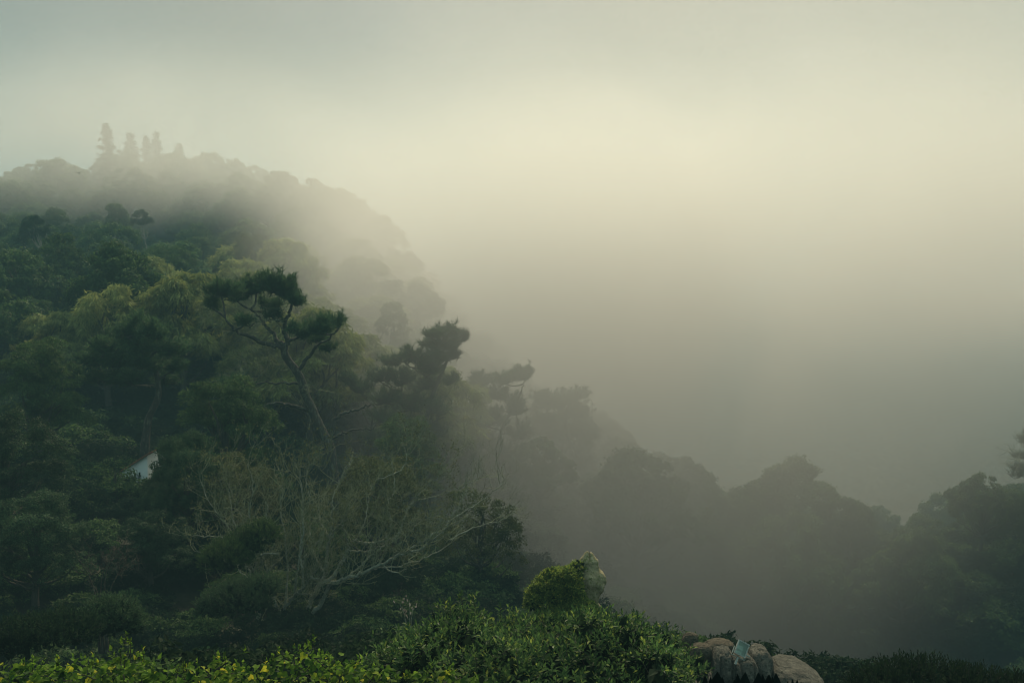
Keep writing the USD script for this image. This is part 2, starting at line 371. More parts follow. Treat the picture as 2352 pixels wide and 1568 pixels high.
fog_m = usdkit.material(stage, '/World/Looks/low_cloud', {
    'g': ('geometry', {}), 'x': ('separate_xyz', {}),
    'warp': ('noise_texture', {'scale': .028, 'detail': 3.0, 'roughness': 0.5}),
    'wz': ('math', {'math_type': 'multiply_add', 'value2': 16.0, 'value3': -8.0}),
    'wisp': ('noise_texture', {'scale': .036, 'detail': 4.0, 'roughness': 0.6, 'distortion': 0.8}),
    'wm': ramp(.3, .7, .25, 1.75, 'linear'),
    'bx': ramp(-24.0, -5.0, EYE + 8.0, EYE - 24.0), 'bx2': ramp(2.0, 28.0, 0.0, 19.0),
    'bs': ('math', {'math_type': 'add'}), 'dz': ('math', {'math_type': 'subtract'}), 'dzw': ('math', {'math_type': 'add'}),
    'rz': ramp(-5.0, 9.0, 0.0, FOG_MAX), 'ys': ramp(-45.0, 30.0, -39.0, 24.0), 'yy': ('math', {'math_type': 'add'}), 'to': ramp(-45.0, -5.0, -2.0, 4.2), 'tz': ('math', {'math_type': 'add'}), 'ry': ramp(35.0, 70.0, 0.0, 1.0), 'ry2': ramp(106.0, 174.0, 1.0, 0.0), 'rt': ramp(EYE + 0.0, EYE + 27.0, 1.0, 0.0),
    'm1': ('math', {'math_type': 'multiply'}), 'm2': ('math', {'math_type': 'multiply'}), 'm3': ('math', {'math_type': 'multiply'}), 'm4': ('math', {'math_type': 'multiply'}),
    'v': ('principled_volume', {'color': (.955, .985, .955), 'anisotropy': 0.45})},
    [('g.position', 'x.vector'), ('g.position', 'warp.vector'), ('g.position', 'wisp.vector'), ('wisp.fac', 'wm.value'), ('warp.fac', 'wz.value1'), ('x.x', 'bx.value'), ('x.x', 'bx2.value'), ('bx.result', 'bs.value1'), ('bx2.result', 'bs.value2'),
     ('x.z', 'dz.value1'), ('bs.value', 'dz.value2'), ('dz.value', 'dzw.value1'), ('wz.value', 'dzw.value2'), ('dzw.value', 'rz.value'), ('x.x', 'ys.value'), ('ys.result', 'yy.value1'), ('x.y', 'yy.value2'), ('x.x', 'to.value'), ('to.result', 'tz.value1'), ('x.z', 'tz.value2'), ('yy.value', 'ry.value'), ('x.y', 'ry2.value'), ('tz.value', 'rt.value'),
     ('rz.result', 'm1.value1'), ('ry.result', 'm1.value2'), ('m1.value', 'm2.value1'), ('rt.result', 'm2.value2'), ('m2.value', 'm3.value1'), ('ry2.result', 'm3.value2'), ('m3.value', 'm4.value1'), ('wm.result', 'm4.value2'), ('m4.value', 'v.density')], volume='v.volume')
obj('fog_bank', fog_box, fog_m, kind='stuff', label='bright bank of drifting fog hiding the hilltop and the valley')


# ------------------------------------------------------------------ tree builders
def crown_leaves(rng, lobes, n, L, Wd, T=RHOMB, gap=0.4, gap_scale=1.0, droop=0.2, comb=0.0, inner=0.10, seed=0, clumps=16, csize=.34):
    """Leaves of a crown: boughs (ellipsoid lobes: centre, radii) carry rounded clumps, and the clumps carry the leaves, with holes between."""
    cc, cr, cd = [], [], []
    for q, (c, r) in enumerate(lobes):
        c, r = np.asarray(c, float), np.asarray(r, float)
        d = sphere_dirs(rng, clumps)
        d[:, 2] = np.where(d[:, 2] < -.3, -d[:, 2], d[:, 2])
        p = c + d * r * rng.uniform(.72, 1.08, clumps)[:, None]
        ok = np.ones(clumps, bool)
        for q2, (c2, r2) in enumerate(lobes):
            if q2 != q:
                e = (p - c2) / r2
                ok &= np.einsum('ij,ij->i', e, e) > .45
        cc.append(p[ok]), cd.append(d[ok]), cr.append(r.mean() * csize * rng.uniform(.4, 1.4, ok.sum())[:, None] * np.array([1, 1, .72]))
    cc, cr, cd = np.vstack(cc), np.vstack(cr), np.vstack(cd)
    a = cr[:, 0] ** 1.8
    k = rng.choice(len(cc), n, p=a / a.sum())
    d = unit(sphere_dirs(rng, n) + .45 * cd[k] + np.array([0, 0, .25]))
    rad = np.where(rng.random(n) < inner, rng.uniform(.3, .8, n), rng.uniform(.8, 1.1, n)) + .35 * (rng.random(n) < .10)
    P = cc[k] + d * cr[k] * (rad * (.7 + .6 * meshkit.fbm(d * 2.3 + k[:, None] * 7.1, 2, seed)))[:, None]
    ok = meshkit.fbm(P * gap_scale + 31.7, 3, seed + 5) > gap - .06
    P, d = P[ok], d[ok]
    m = len(P)
    N = unit(d + 0.5 * rng.normal(size=(m, 3)))
    D = np.cross(N, rng.normal(size=(m, 3))) + comb * np.c_[d[:, :2], -0.55 * np.ones(m)] + np.array([0, 0, -droop])
    return leaves(P, D, N, L * rng.uniform(.6, 1.3, m), Wd * rng.uniform(.6, 1.3, m), T)


def limb_tubes(rng, trunk_pts, r0, targets, sides=6):
    """Limbs from the trunk out to the targets."""
    out = []
    t = np.asarray(trunk_pts)
    for q in targets:
        s = t[np.argmin(np.linalg.norm(t - (np.asarray(q) * [.3, .3, .62]), axis=1))]
        mid = (s + q) / 2 + rng.normal(size=3) * 0.12 * np.linalg.norm(q - s) + np.array([0, 0, -0.08 * np.linalg.norm(q - s)])
        out.append(tube(curve([s, mid, q], 7), np.linspace(r0 * .5, r0 * .1, 7), sides))
    return join(out)


def broad_tree(name, label, cat, seed, H, R, nl, n, L, mat, bark='darkbark', flat=0.62, style=RHOMB, gap=0.42, gs=0.9, droop=0.2, comb=0.0, low=0.30, r0=None, asp=0.55, group=None, lobe=(.22, .44)):
    rng = np.random.default_rng(seed)
    t = thing(name, label, cat, group)
    lobes = []
    zc = H * (low + (1 - low) * 0.52)
    rz = H * (1 - low) * 0.5
    for q in range(nl):
        d = sphere_dirs(rng, 1)[0]
        d[2] = abs(d[2]) * 1.2 - 0.45
        rr = R * rng.uniform(*lobe)
        e = rng.uniform(.62, 1.0)
        c = np.array([d[0] * (R - rr) * e, d[1] * (R - rr) * e, zc + d[2] * (rz - rr * flat) * 1.05])
        lobes.append((c, (rr, rr, rr * flat * rng.uniform(.85, 1.25))))
    lobes.append((np.array([rng.normal() * .1 * R, rng.normal() * .1 * R, H - R * .4 * flat]), (R * .42, R * .42, R * .42 * flat)))
    bend = rng.normal(size=2) * R * 0.08
    tp = curve([(0, 0, -1.5), (bend[0] * .4, bend[1] * .4, H * .2), (bend[0], bend[1], H * .5), (0, 0, H * .8)], 12)
    r0 = r0 or H * 0.028
    obj('trunk', tube(tp, np.linspace(r0 * 1.3, r0 * .35, 12), 8), M[bark], t, smooth=True)
    obj('limbs', limb_tubes(rng, tp, r0, [l[0] for l in lobes]), M[bark], t, smooth=True)
    obj('crown', crown_leaves(rng, lobes, n, L, L * asp, style, gap, gs, droop, comb, seed=seed), M[mat], t)
    return t


def conifer(name, label, seed, H, R, n, mat='dark', group=None):
    rng = np.random.default_rng(seed)
    t = thing(name, label, 'conifer', group)
    obj('trunk', tube([(0, 0, -1.5), (.1, 0, H * .5), (0, 0, H)], [.35, .2, .04], 8), M['darkbark'], t, smooth=True)
    br, P, D, N = [], [], [], []
    for z in np.linspace(H * .12, H * .98, 44):
        f = 1 - (z / H - .12) / .88
        for q in range(4):
            ang = rng.uniform(0, 2 * np.pi)
            l = R * (0.06 + 1.15 * f ** .7) * rng.uniform(.25, 1.12)
            d = np.array([np.cos(ang), np.sin(ang), .0])
            tip = d * l + np.array([0, 0, z - .12 * l + .18 * (1 - f)])
            br.append(tube([(0, 0, z), d * l * .5 + np.array([0, 0, z - .02]), tip], [.05, .035, .015], 4))
            m = max(4, int(n / 176 * (.3 + l / R)))
            s = rng.uniform(.15, 1.05, m)
            side = np.cross(d, [0, 0, 1])
            w = rng.normal(size=m) * .22 * l * (1.15 - s)
            P.append(np.array([0, 0, z]) + s[:, None] * (tip - [0, 0, z]) + w[:, None] * side + np.c_[np.zeros((m, 2)), rng.normal(size=m) * .12])
            D.append(d + .8 * np.sign(w)[:, None] * side + rng.normal(size=(m, 3)) * .3 + [0, 0, -.2])
            N.append(np.tile([0, 0, 1.0], (m, 1)) + rng.normal(size=(m, 3)) * .4)
    obj('branches', join(br), M['darkbark'], t, smooth=True)
    m = sum(map(len, P))
    obj('crown', leaves(np.vstack(P), np.vstack(D), np.vstack(N), .55 * rng.uniform(.6, 1.3, m), .2 * rng.uniform(.7, 1.3, m)), M[mat], t)
    return t


def tufts(rng, P, dirs, k=16, L=.3, w=.022, spread=.75):
    """Brushes of pine needles at the points P."""
    n = len(P)
    d = unit(np.repeat(dirs, k, 0) + spread * rng.normal(size=(n * k, 3)))
    base = np.repeat(P, k, 0) + np.repeat(dirs, k, 0) * rng.uniform(-.12, .12, (n * k, 1))
    return leaves(base, d, sphere_dirs(rng, n * k), L * rng.uniform(.65, 1.2, n * k), w * np.ones(n * k), NEEDLE)


def pine_pad(rng, c, r, n, up=.7, L=.3, k=16, w=.022, seed=0):
    """Foliage of one spray: tufts over a lumpy flattened mass, upright shoots along its top, and the twigs that carry them."""
    root = c + np.array([0, 0, -.35 * r[2]])
    nt = int(np.clip(10 + 34 * r[0] * r[2], 12, 46))
    e = sphere_dirs(rng, nt)
    e[:, 2] = np.where(e[:, 2] < -.25, -e[:, 2], e[:, 2])
    tip = c + e * r * rng.uniform(.55, 1.3, nt)[:, None]
    tip[:, 2] += .10 * np.hypot(tip[:, 0] - c[0], tip[:, 1] - c[1])
    knee = (root + tip) / 2 + rng.normal(size=(nt, 3)) * .10 * np.linalg.norm(tip - root, axis=1)[:, None] - np.array([0, 0, .12]) * np.linalg.norm(tip - root, axis=1)[:, None]
    q = rng.integers(0, nt, n)
    t = rng.uniform(.42, 1.0, n)[:, None]
    P = (1 - t) ** 2 * root + 2 * t * (1 - t) * knee[q] + t ** 2 * tip[q] + rng.normal(size=(n, 3)) * np.array([.085, .085, .06])
    along = unit(tip[q] - knee[q])
    dirs = unit(along * .7 + np.array([0, 0, up]) + .35 * rng.normal(size=P.shape))
    f = tufts(rng, P, dirs, k, L, w)
    tw = [tube([root, knee[b], tip[b]], [.032, .022, .010], 3) for b in range(nt)]
    return f, join(tw)


def dead_twigs(rng, starts, dirs, n, length, r=.012, depth=2):
    """Bare, lichen-covered twiglets that fork."""
    out = []

    def grow(p, d, l, rad, lev):
        pts = [p]
        for _ in range(3):
            d = unit(d + .35 * rng.normal(size=3))
            pts.append(pts[-1] + d * l / 3)
        out.append(tube(pts, np.linspace(rad, rad * .5, 4), 3))
        if lev:
            for q in range(rng.integers(2, 4)):
                grow(pts[rng.integers(1, 4)], unit(d + .9 * rng.normal(size=3)), l * rng.uniform(.45, .75), rad * .6, lev - 1)
    for q in range(n):
        k = rng.integers(len(starts))
        grow(np.asarray(starts[k], float), unit(np.asarray(dirs[k] if np.ndim(dirs) > 1 else dirs, float) + .6 * rng.normal(size=3)), length * rng.uniform(.6, 1.3), r, depth)
    return join(out)


# ------------------------------------------------------------------ hillside and valley trees: one of each kind, then copies
KIND_PROTOS = {}


def make(kind, seed, label):
    if kind == 'conifer':
        return conifer('conifer', label, seed, 15.0, 2.3, 9000)
    if kind == 'dome':
        names = ['green', 'dark', 'olive', 'dark']
        return broad_tree('broadleaf_tree', label, 'tree', seed, 10.0, 5.0, 15, 24000, .28, names[seed % 4], low=.22)
    if kind == 'slim':
        return broad_tree('narrow_tree', label, 'tree', seed, 10.0, 2.3, 12, 8000, .30, 'green', flat=1.2, low=.12)
    if kind == 'feather':
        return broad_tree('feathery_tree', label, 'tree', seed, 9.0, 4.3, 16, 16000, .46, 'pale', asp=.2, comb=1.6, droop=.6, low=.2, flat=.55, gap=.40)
    if kind == 'layered':
        return broad_tree('layered_tree', label, 'tree', seed, 9.0, 3.75, 22, 34000, .24, 'green', asp=.22, comb=1.4, droop=.3, flat=.36, low=.12, gap=.42, gs=1.4)
    if kind == 'broad':
        return broad_tree('leafy_tree', label, 'tree', seed, 8.0, 4.0, 20, 42000, .13, 'dark', asp=.6, flat=.66, low=.1, gap=.43, gs=1.5)
    if kind == 'sparse':
        return broad_tree('thin_leaved_tree', label, 'tree', seed, 6.5, 3.25, 20, 17000, .12, 'olive', 'bark', asp=.65, flat=.7, low=.1, gap=.45, gs=1.8)
    if kind == 'twiggy':
        return broad_tree('thin_leaved_tree', label, 'tree', seed, 6.5, 3.25, 12, 560, .36, 'green', 'bark', asp=.5, flat=.8, low=.1, gap=.50, gs=.5)
    if kind == 'trunky':
        rng = np.random.default_rng(seed)
        return broad_tree('tall_trunked_tree', label, 'tree', seed, 14.0, 3.4, 9, 7000, .32, 'dark', 'palebark', low=.62, flat=.7, r0=.17)


NV = {'twiggy': 1, 'conifer': 2, 'dome': 4, 'slim': 1, 'feather': 2, 'layered': 2, 'broad': 2, 'sparse': 3, 'trunky': 2}
count = {}


def plant(kind, loc, rot, scale, label, group=None):
    k = count.get(kind, 0)
    count[kind] = k + 1
    pl = KIND_PROTOS.setdefault(kind, [])
    if len(pl) < NV[kind]:
        root = make(kind, 11 * len(pl) + (len(pl)) + {'dome': 0}.get(kind, 3), label)
        ops = UsdGeom.Xformable(root).GetOrderedXformOps()
        ops[0].Set(Gf.Vec3d(*map(float, loc))), ops[1].Set(Gf.Vec3f(*map(float, rot))), ops[2].Set(Gf.Vec3f(*map(float, scale)))
        tag(root, group=group)
        pl.append(root)
        return root
    return copy(pl[k % NV[kind]], label, loc, rot, scale, group)


SKY_U, SKY_V = [-200, 0, 240, 500, 760, 850, 950, 1000, 1100, 1350, 1500, 1800, 2000, 2100, 2200, 2352, 2600], [430, 400, 340, 350, 420, 450, 600, 760, 840, 920, 1030, 1070, 1150, 1210, 1120, 1080, 1060]
rng0 = np.random.default_rng(5)
placed = []
for kind, u, v, w, Y, lab in SEEN:
    p = at(u, v, Y)
    H0, W0 = PROTO_SIZE[kind]
    s = w / F * Y / W0
    g = float(ground(p[0], Y))
    sz = np.clip((p[2] - g) / H0, s * .75, s * 1.8)
    plant(kind, (p[0], Y, p[2] - sz * H0), (0, 0, rng0.uniform(0, 360)), (s, s, sz), lab)
    placed.append((p[0], Y, W0 * s * .5))

# trees with bare pale trunks that lean on the dark flank of the hill: (u, v of the foot, u, v where the trunk meets its crown, distance)
for (x0, y0), (x1, y1), Y in [((275, 1085), (215, 940), 88), ((355, 1050), (240, 830), 92), ((175, 975), (110, 870), 95), ((655, 855), (610, 745), 112), ((805, 890), (775, 730), 108), ((635, 940), (585, 800), 104), ((440, 870), (415, 790), 110)]:
    a, b = at(*Z1(x0, y0), Y), at(*Z1(x1, y1), Y)
    hgt = np.linalg.norm(b - a)
    lean = math.degrees(math.atan2(b[0] - a[0], b[2] - a[2]))
    sc = hgt / 7.5
    where = {88: 'its foot by the broad dark crowns', 92: 'with the longest bare stem', 95: 'with a short bare stem at the far left', 112: 'with a thin short stem further right', 108: 'the rightmost, with a curved stem', 104: 'in the darkest gap of the forest', 110: 'with the faintest stem'}[Y]
    plant('trunky', a, (0, lean, 0), (sc, sc, sc), 'leaning pale-trunked tree on the dark hillside, ' + where, 'leaning pale-trunked trees on the hill')
    placed.append((a[0], Y, 3))

# the rest of the forest
def place_of(x, y, zt):
    u, v = 1176 + F * x / y, 784 - F * math.tan(PITCH) - F * (zt - EYE) / y
    if x > -2 and u > 1150:
        return 'in the fog-filled valley ' + ('right of the biggest dome-shaped crown' if u > 1950 else 'left of the biggest dome-shaped crown' if u < 1620 else 'around the biggest dome-shaped crown')
    if v < 470:
        return 'high on the misty hill ' + ('below the conifer row' if u < 420 else 'right of the conifer row')
    if u < 200:
        return 'at the far left of the forested hillside'
    if u < 430:
        return 'on the dark hillside among the leaning pale trunks'
    return 'on the misty slope ' + ('behind the flat-topped pine' if u < 720 else 'where the hill edge meets the bright fog')


TONE = {'dome': ['mid-green', 'dark green', 'dull olive', 'dark green'], 'slim': ['green'], 'feather': ['pale green', 'yellowish'], 'conifer': ['dark'], 'layered': ['green', 'lush green']}
WORD = {'dome': 'rounded tree', 'slim': 'narrow upright tree', 'feather': 'feathery tree', 'conifer': 'conifer', 'layered': 'layered tree'}


def fill(n, xr, yr, spacing, pick, size):
    k = 0
    for _ in range(n):
        x, y = rng0.uniform(*xr), rng0.uniform(*yr)
        if abs(x) > y * .56 + 6:
            continue
        kind = pick(x, y)
        if not kind:
            continue
        if placed and np.min(np.hypot(np.array([q[0] - x for q in placed]), np.array([q[1] - y for q in placed])) - .35 * np.array([q[2] for q in placed])) < spacing:
            continue
        s = size * rng0.uniform(.75, 1.15)
        sh, gz_ = rng0.uniform(.9, 1.2), float(ground(x, y)) - .4
        tone = TONE[kind][count.get(kind, 0) % NV[kind]]
        if 784 - F * math.tan(PITCH) - F * (gz_ + PROTO_SIZE[kind][0] * s * sh - EYE) / y < np.interp(1176 + F * x / y, SKY_U, SKY_V):
            continue
        where = place_of(x, y, gz_ + PROTO_SIZE[kind][0] * s * sh)
        plant(kind, (x, y, gz_), (0, 0, rng0.uniform(0, 360)), (s, s, s * sh), f'{tone} {WORD[kind]} {where}', f'{tone} {WORD[kind]}s {where}')
        placed.append((x, y, PROTO_SIZE[kind][1] * s * .5))
        k += 1
    return k


def hill_pick(x, y):
    if x > -4 - .09 * (y - 60):
        return None
    q = rng0.random()
    return 'feather' if (q < .7 and x > -32 and y < 108) else 'slim' if q > .92 else 'layered' if q > .8 and y < 110 else 'dome'


n1 = fill(2600, (-100, 0), (58, 185), 2.7, hill_pick, .82)
n2 = fill(900, (2, 95), (62, 135), 5.0, lambda x, y: 'dome', .95)
print('trees', n1, n2)


# ------------------------------------------------------------------ the pines
def pine(label, Y, trunk, limbs, pads, seed, dead=(), L=.34, k=10, w=.032, dens=.9, depth=1.6, name='pine_tree', bark='bark'):
    """trunk, limbs: (points in picture units, first radius, last radius); pads: (u, v, half width, half height, tufts, limb)."""
    rng = np.random.default_rng(seed)
    px = Y / F
    foot = at(*trunk[0][0], Y)
    g = float(ground(foot[0], Y))
    t = thing(name, label, 'pine tree', loc=(foot[0], Y, g))
    o = np.array([foot[0], Y, g])
    tp = np.array([at(u, v, Y) for u, v in trunk[0]]) - o
    low = tp[0] + (tp[0] - tp[1]) * .6
    low[2] = min(low[2], 0) - 1.0
    tp = np.vstack([[low], tp])
    n = 4 * len(tp)
    tr = obj('trunk', tube(curve(tp, n), np.linspace(trunk[1] * 1.15, trunk[2], n) * (1 + .06 * rng.normal(size=n)), 10), M[bark], t, smooth=True)
    lp, ends = [], []
    for q, (pts, r0, r1, dy) in enumerate(limbs):
        Ys = Y + np.linspace(0, dy, len(pts))
        lp.append(np.array([at(u, v, yy) for (u, v), yy in zip(pts, Ys)]) - o)
        c = curve(lp[-1], 4 * len(pts))
        c[1:-1] += .03 * rng.normal(size=c[1:-1].shape)
        b = obj('branch', tube(c, np.linspace(r0, r1, len(c)), 7), M[bark], t, smooth=True)
        ends.append((b, c))
    for q, (u, v, hw, hh, nt, li) in enumerate(pads):
        b, c = ends[li] if li is not None else (tr, None)
        dy = (c[-1][1] if c is not None else 0) + rng.normal() * .5
        cen = at(u, v, Y + dy) - o
        r = np.array([hw * px, max(hw * px * .75, .5), hh * px])
        f, tw = pine_pad(rng, cen, r, int(nt * dens), L=L, k=k, w=w, seed=seed * 10 + q)
        if c is not None:
            s = c[np.argmin(np.linalg.norm(c - cen, axis=1))]
        else:
            cc = curve(tp, n)
            s = cc[np.argmin(np.linalg.norm(cc - cen, axis=1))]
        root = cen + np.array([0, 0, -.35 * r[2]])
        tw = join([tw, tube(curve([s, (s + root) / 2 + rng.normal(size=3) * .1, root], 6), np.linspace(.06, .035, 6), 5)])
        obj('twigs', tw, M[bark], b, smooth=True)
        obj('needles', f, M['needle'], b)
    for (u, v, hw, hh, nt, ln) in dead:
        st = at(u + rng.normal(size=nt) * hw, v + rng.normal(size=nt) * hh, Y + rng.normal(size=nt) * .7) - o
        obj('dead_twigs', dead_twigs(rng, st, np.array([-.5, 0, .1]), nt, ln), M['twig'], t, smooth=True)
    return t


z = lambda *pp: [Z2(X, Y) for X, Y in pp]


def pad2(X, Y, rx, ry, n, li):
    u, v = Z2(X, Y)
    return (u, v, rx / 2.94 * .919, ry / 2.94 * .919, n, li)


pine('tall flat-topped pine with bare forked trunk in the middle of the slope', 48,
     (z((1105, 1450), (1050, 1330), (1010, 1250), (960, 1130), (920, 1040), (890, 940), (840, 850), (790, 790), (765, 730), (768, 690)), .26, .17),
     [(z((768, 700), (690, 685), (600, 665), (520, 625), (450, 600), (390, 560), (330, 480)), .13, .04, -1.0),            # 0 long left
      (z((768, 690), (720, 650), (680, 590), (640, 555), (600, 500), (520, 420)), .12, .04, .6),                            # 1 inner left
      (z((772, 690), (790, 640), (770, 580), (775, 520), (800, 450), (820, 390), (780, 330)), .13, .05, .2),                # 2 upright
      (z((790, 650), (840, 640), (880, 610), (930, 590)), .08, .03, -.4),                                                   # 3 short right
      (z((868, 872), (920, 800), (975, 730), (1000, 690), (1060, 660), (1110, 620), (1160, 560)), .10, .03, -.8),           # 4 right arm
      (z((880, 965), (780, 960), (700, 972), (600, 960), (480, 965)), .07, .02, -1.0),                                      # 5 low left
      (z((945, 1165), (870, 1140), (790, 1118), (700, 1110), (620, 1135)), .10, .03, -1.2),                                 # 6 lower left
      (z((1110, 1390), (1130, 1280), (1150, 1210), (1200, 1185), (1290, 1160), (1400, 1120)), .11, .04, .8),                # 7 right stem
      (z((1150, 1210), (1130, 1120), (1108, 1055)), .035, .015, .2),                                                        # 8 thin upright
      (z((1115, 1370), (1200, 1330), (1290, 1300), (1400, 1305), (1440, 1270)), .06, .02, .5),                              # 9 low right
      (z((1090, 650), (1105, 690), (1090, 720)), .04, .02, 0)],                                                             # 10 hanging
     [pad2(300, 290, 130, 85, 260, 0), pad2(420, 330, 120, 80, 200, 1), pad2(560, 270, 130, 95, 320, 1), pad2(690, 260, 130, 110, 360, 2), pad2(800, 300, 110, 110, 300, 2), pad2(640, 400, 120, 70, 170, 1),
      pad2(840, 370, 80, 60, 120, 2), pad2(230, 390, 70, 55, 90, 0), pad2(470, 520, 70, 45, 90, 0), pad2(700, 480, 90, 55, 90, 2),
      pad2(930, 600, 85, 75, 200, 3), pad2(1040, 570, 90, 85, 240, 4), pad2(1130, 520, 75, 75, 200, 4), pad2(1000, 640, 70, 45, 90, 4), pad2(1095, 705, 55, 30, 60, 10), pad2(830, 570, 50, 40, 60, 3),
      pad2(560, 1140, 80, 40, 90, 6), pad2(400, 960, 80, 40, 70, 5)],
     21, dead=[(*Z2(280, 540), 14, 25, 34, .8), (*Z2(620, 790), 34, 26, 36, .9), (*Z2(600, 900), 40, 16, 26, .8), (*Z2(980, 1010), 22, 8, 24, .7), (*Z2(700, 480), 26, 12, 30, .6), (*Z2(450, 440), 26, 10, 25, .6)])

pine('leaning pine with a tufted head bent to the right against the bright fog', 57,
     (z((1780, 1500), (1800, 1300), (1840, 1100), (1890, 960), (1940, 850), (1990, 730), (2030, 670)), .20, .07),
     [(z((1990, 730), (1960, 660), (1930, 620), (1870, 600)), .06, .02, -.4), (z((1990, 720), (2000, 650), (1985, 590)), .05, .02, .2), (z((2020, 690), (2060, 640), (2095, 600)), .05, .02, .3),
      (z((1890, 960), (1780, 900), (1680, 830), (1580, 790)), .07, .02, -.8), (z((1840, 1100), (1700, 1060), (1550, 1000), (1450, 930)), .08, .02, -1.2), (z((1840, 1100), (1680, 1090), (1450, 1080), (1250, 980)), .08, .02, -1.6),
      (z((1810, 1250), (1640, 1230), (1420, 1200)), .07, .02, -1.0), (z((1880, 980), (1950, 930), (2020, 930)), .05, .02, .5), (z((1800, 1300), (1900, 1230), (1950, 1210)), .05, .02, .6)],
     [pad2(1860, 610, 80, 45, 190, 0), pad2(1960, 600, 90, 75, 330, 1), pad2(2060, 640, 70, 60, 230, 2), pad2(1890, 690, 120, 65, 300, 0), pad2(1990, 700, 90, 70, 220, 2), pad2(2010, 770, 60, 45, 120, 2), pad2(1890, 780, 110, 70, 230, 3), pad2(1840, 870, 120, 80, 260, 3),
      pad2(1560, 810, 110, 65, 190, 3), pad2(1690, 780, 95, 75, 190, 3), pad2(1790, 820, 110, 110, 230, 3), pad2(1480, 920, 95, 75, 170, 4), pad2(1630, 940, 140, 100, 280, 4), pad2(1800, 970, 110, 100, 220, 7), pad2(1250, 950, 75, 55, 120, 5),
      pad2(1340, 1010, 110, 70, 180, 5), pad2(1500, 1080, 140, 90, 240, 5), pad2(1700, 1120, 150, 110, 260, 6), pad2(1480, 1220, 130, 80, 190, 6), pad2(1640, 1290, 150, 90, 200, 6), pad2(1880, 1150, 100, 90, 160, 8), pad2(1990, 950, 80, 50, 110, 7),
      pad2(1850, 1320, 130, 90, 160, 8), pad2(1400, 1380, 140, 80, 150, 6)],
     22, dead=[(*Z2(1150, 930), 26, 8, 26, .8), (*Z2(1240, 1170), 40, 16, 30, .7)], dens=.72)

z8 = lambda *pp: [Z8(X, Y) for X, Y in pp]


def pad8(X, Y, rx, ry, n, li):
    u, v = Z8(X, Y)
    return (u, v, rx / 2.24 * .919, ry / 2.24 * .919, n, li)


pine('hazy pine with a flat crown stepped up to the right, beside the leaning pine', 68,
     (z8((420, 1000), (430, 800), (455, 620), (530, 480), (570, 400)), .20, .06),
     [(z8((530, 480), (450, 420), (350, 360)), .07, .02, -.6), (z8((560, 420), (580, 350), (590, 300)), .06, .02, .3), (z8((450, 620), (340, 580), (240, 560)), .07, .02, -.8), (z8((450, 640), (540, 620), (600, 600)), .06, .02, .6)],
     [pad8(350, 340, 85, 50, 200, 0), pad8(300, 400, 70, 60, 150, 0), pad8(480, 340, 60, 50, 130, 1), pad8(560, 320, 65, 55, 180, 1), pad8(600, 300, 30, 40, 80, 1), pad8(420, 420, 100, 60, 160, 0), pad8(270, 530, 110, 80, 210, 2), pad8(400, 560, 110, 80, 190, 2),
      pad8(540, 500, 80, 90, 160, 3), pad8(560, 640, 90, 80, 170, 3), pad8(330, 690, 120, 90, 190, 2), pad8(480, 740, 120, 80, 160, 3), pad8(300, 820, 110, 80, 120, 2)], 23, L=.36, w=.035, dens=1.0, k=14)
pine('faintest pine, broad crowned, last before the fog swallows the slope', 78,
     (z8((860, 1100), (850, 900), (840, 700), (820, 560), (840, 450)), .2, .06),
     [(z8((820, 560), (730, 490), (660, 460)), .07, .02, -.6), (z8((835, 470), (890, 430)), .05, .02, .3), (z8((845, 700), (930, 640), (990, 620)), .06, .02, .6), (z8((845, 720), (720, 680), (640, 640)), .06, .02, -.6)],
     [pad8(680, 440, 60, 50, 120, 0), pad8(760, 470, 80, 60, 150, 0), pad8(840, 440, 80, 55, 190, 1), pad8(900, 420, 50, 40, 110, 1), pad8(880, 520, 90, 70, 170, 1), pad8(700, 580, 90, 80, 150, 3), pad8(820, 640, 110, 80, 170, 2), pad8(940, 640, 80, 70, 130, 2),
      pad8(740, 760, 120, 90, 160, 3), pad8(900, 780, 110, 90, 150, 2), pad8(820, 900, 120, 90, 140, 2)], 24, L=.4, w=.045, k=14)

z1 = lambda *pp: [Z1(X, Y) for X, Y in pp]


def pad1(X, Y, rx, ry, n, li):
    u, v = Z1(X, Y)
    return (u, v, rx / 2.138 * .919, ry / 2.138 * .919, n, li)


pine('dark dense pine on the left with a ragged pointed top', 46,
     (z1((790, 1720), (850, 1560), (830, 1440), (760, 1330), (745, 1230), (740, 1180)), .22, .05),
     [(z1((830, 1440), (700, 1400), (560, 1380), (480, 1340)), .08, .02, -.8), (z1((800, 1390), (880, 1330), (960, 1330)), .07, .02, -.4), (z1((760, 1330), (690, 1270), (640, 1240)), .06, .02, .3), (z1((850, 1540), (700, 1520), (560, 1510)), .07, .02, -1), (z1((850, 1500), (920, 1450), (990, 1430)), .06, .02, .6)],
     [pad1(740, 1190, 45, 50, 120, None), pad1(700, 1240, 70, 50, 150, 2), pad1(790, 1240, 70, 60, 150, None), pad1(650, 1290, 90, 60, 190, 2), pad1(850, 1260, 55, 60, 130, 1), pad1(760, 1320, 110, 70, 220, None), pad1(560, 1330, 90, 60, 190, 0), pad1(890, 1340, 80, 60, 170, 1), pad1(960, 1340, 50, 40, 90, 1),
      pad1(500, 1400, 80, 60, 170, 0), pad1(640, 1400, 120, 60, 230, 0), pad1(800, 1420, 110, 60, 200, 1), pad1(560, 1490, 110, 55, 190, 3), pad1(700, 1500, 100, 50, 150, 3), pad1(940, 1430, 80, 40, 120, 4), pad1(880, 1500, 70, 40, 80, 4)], 25, L=.28, dens=1.25)
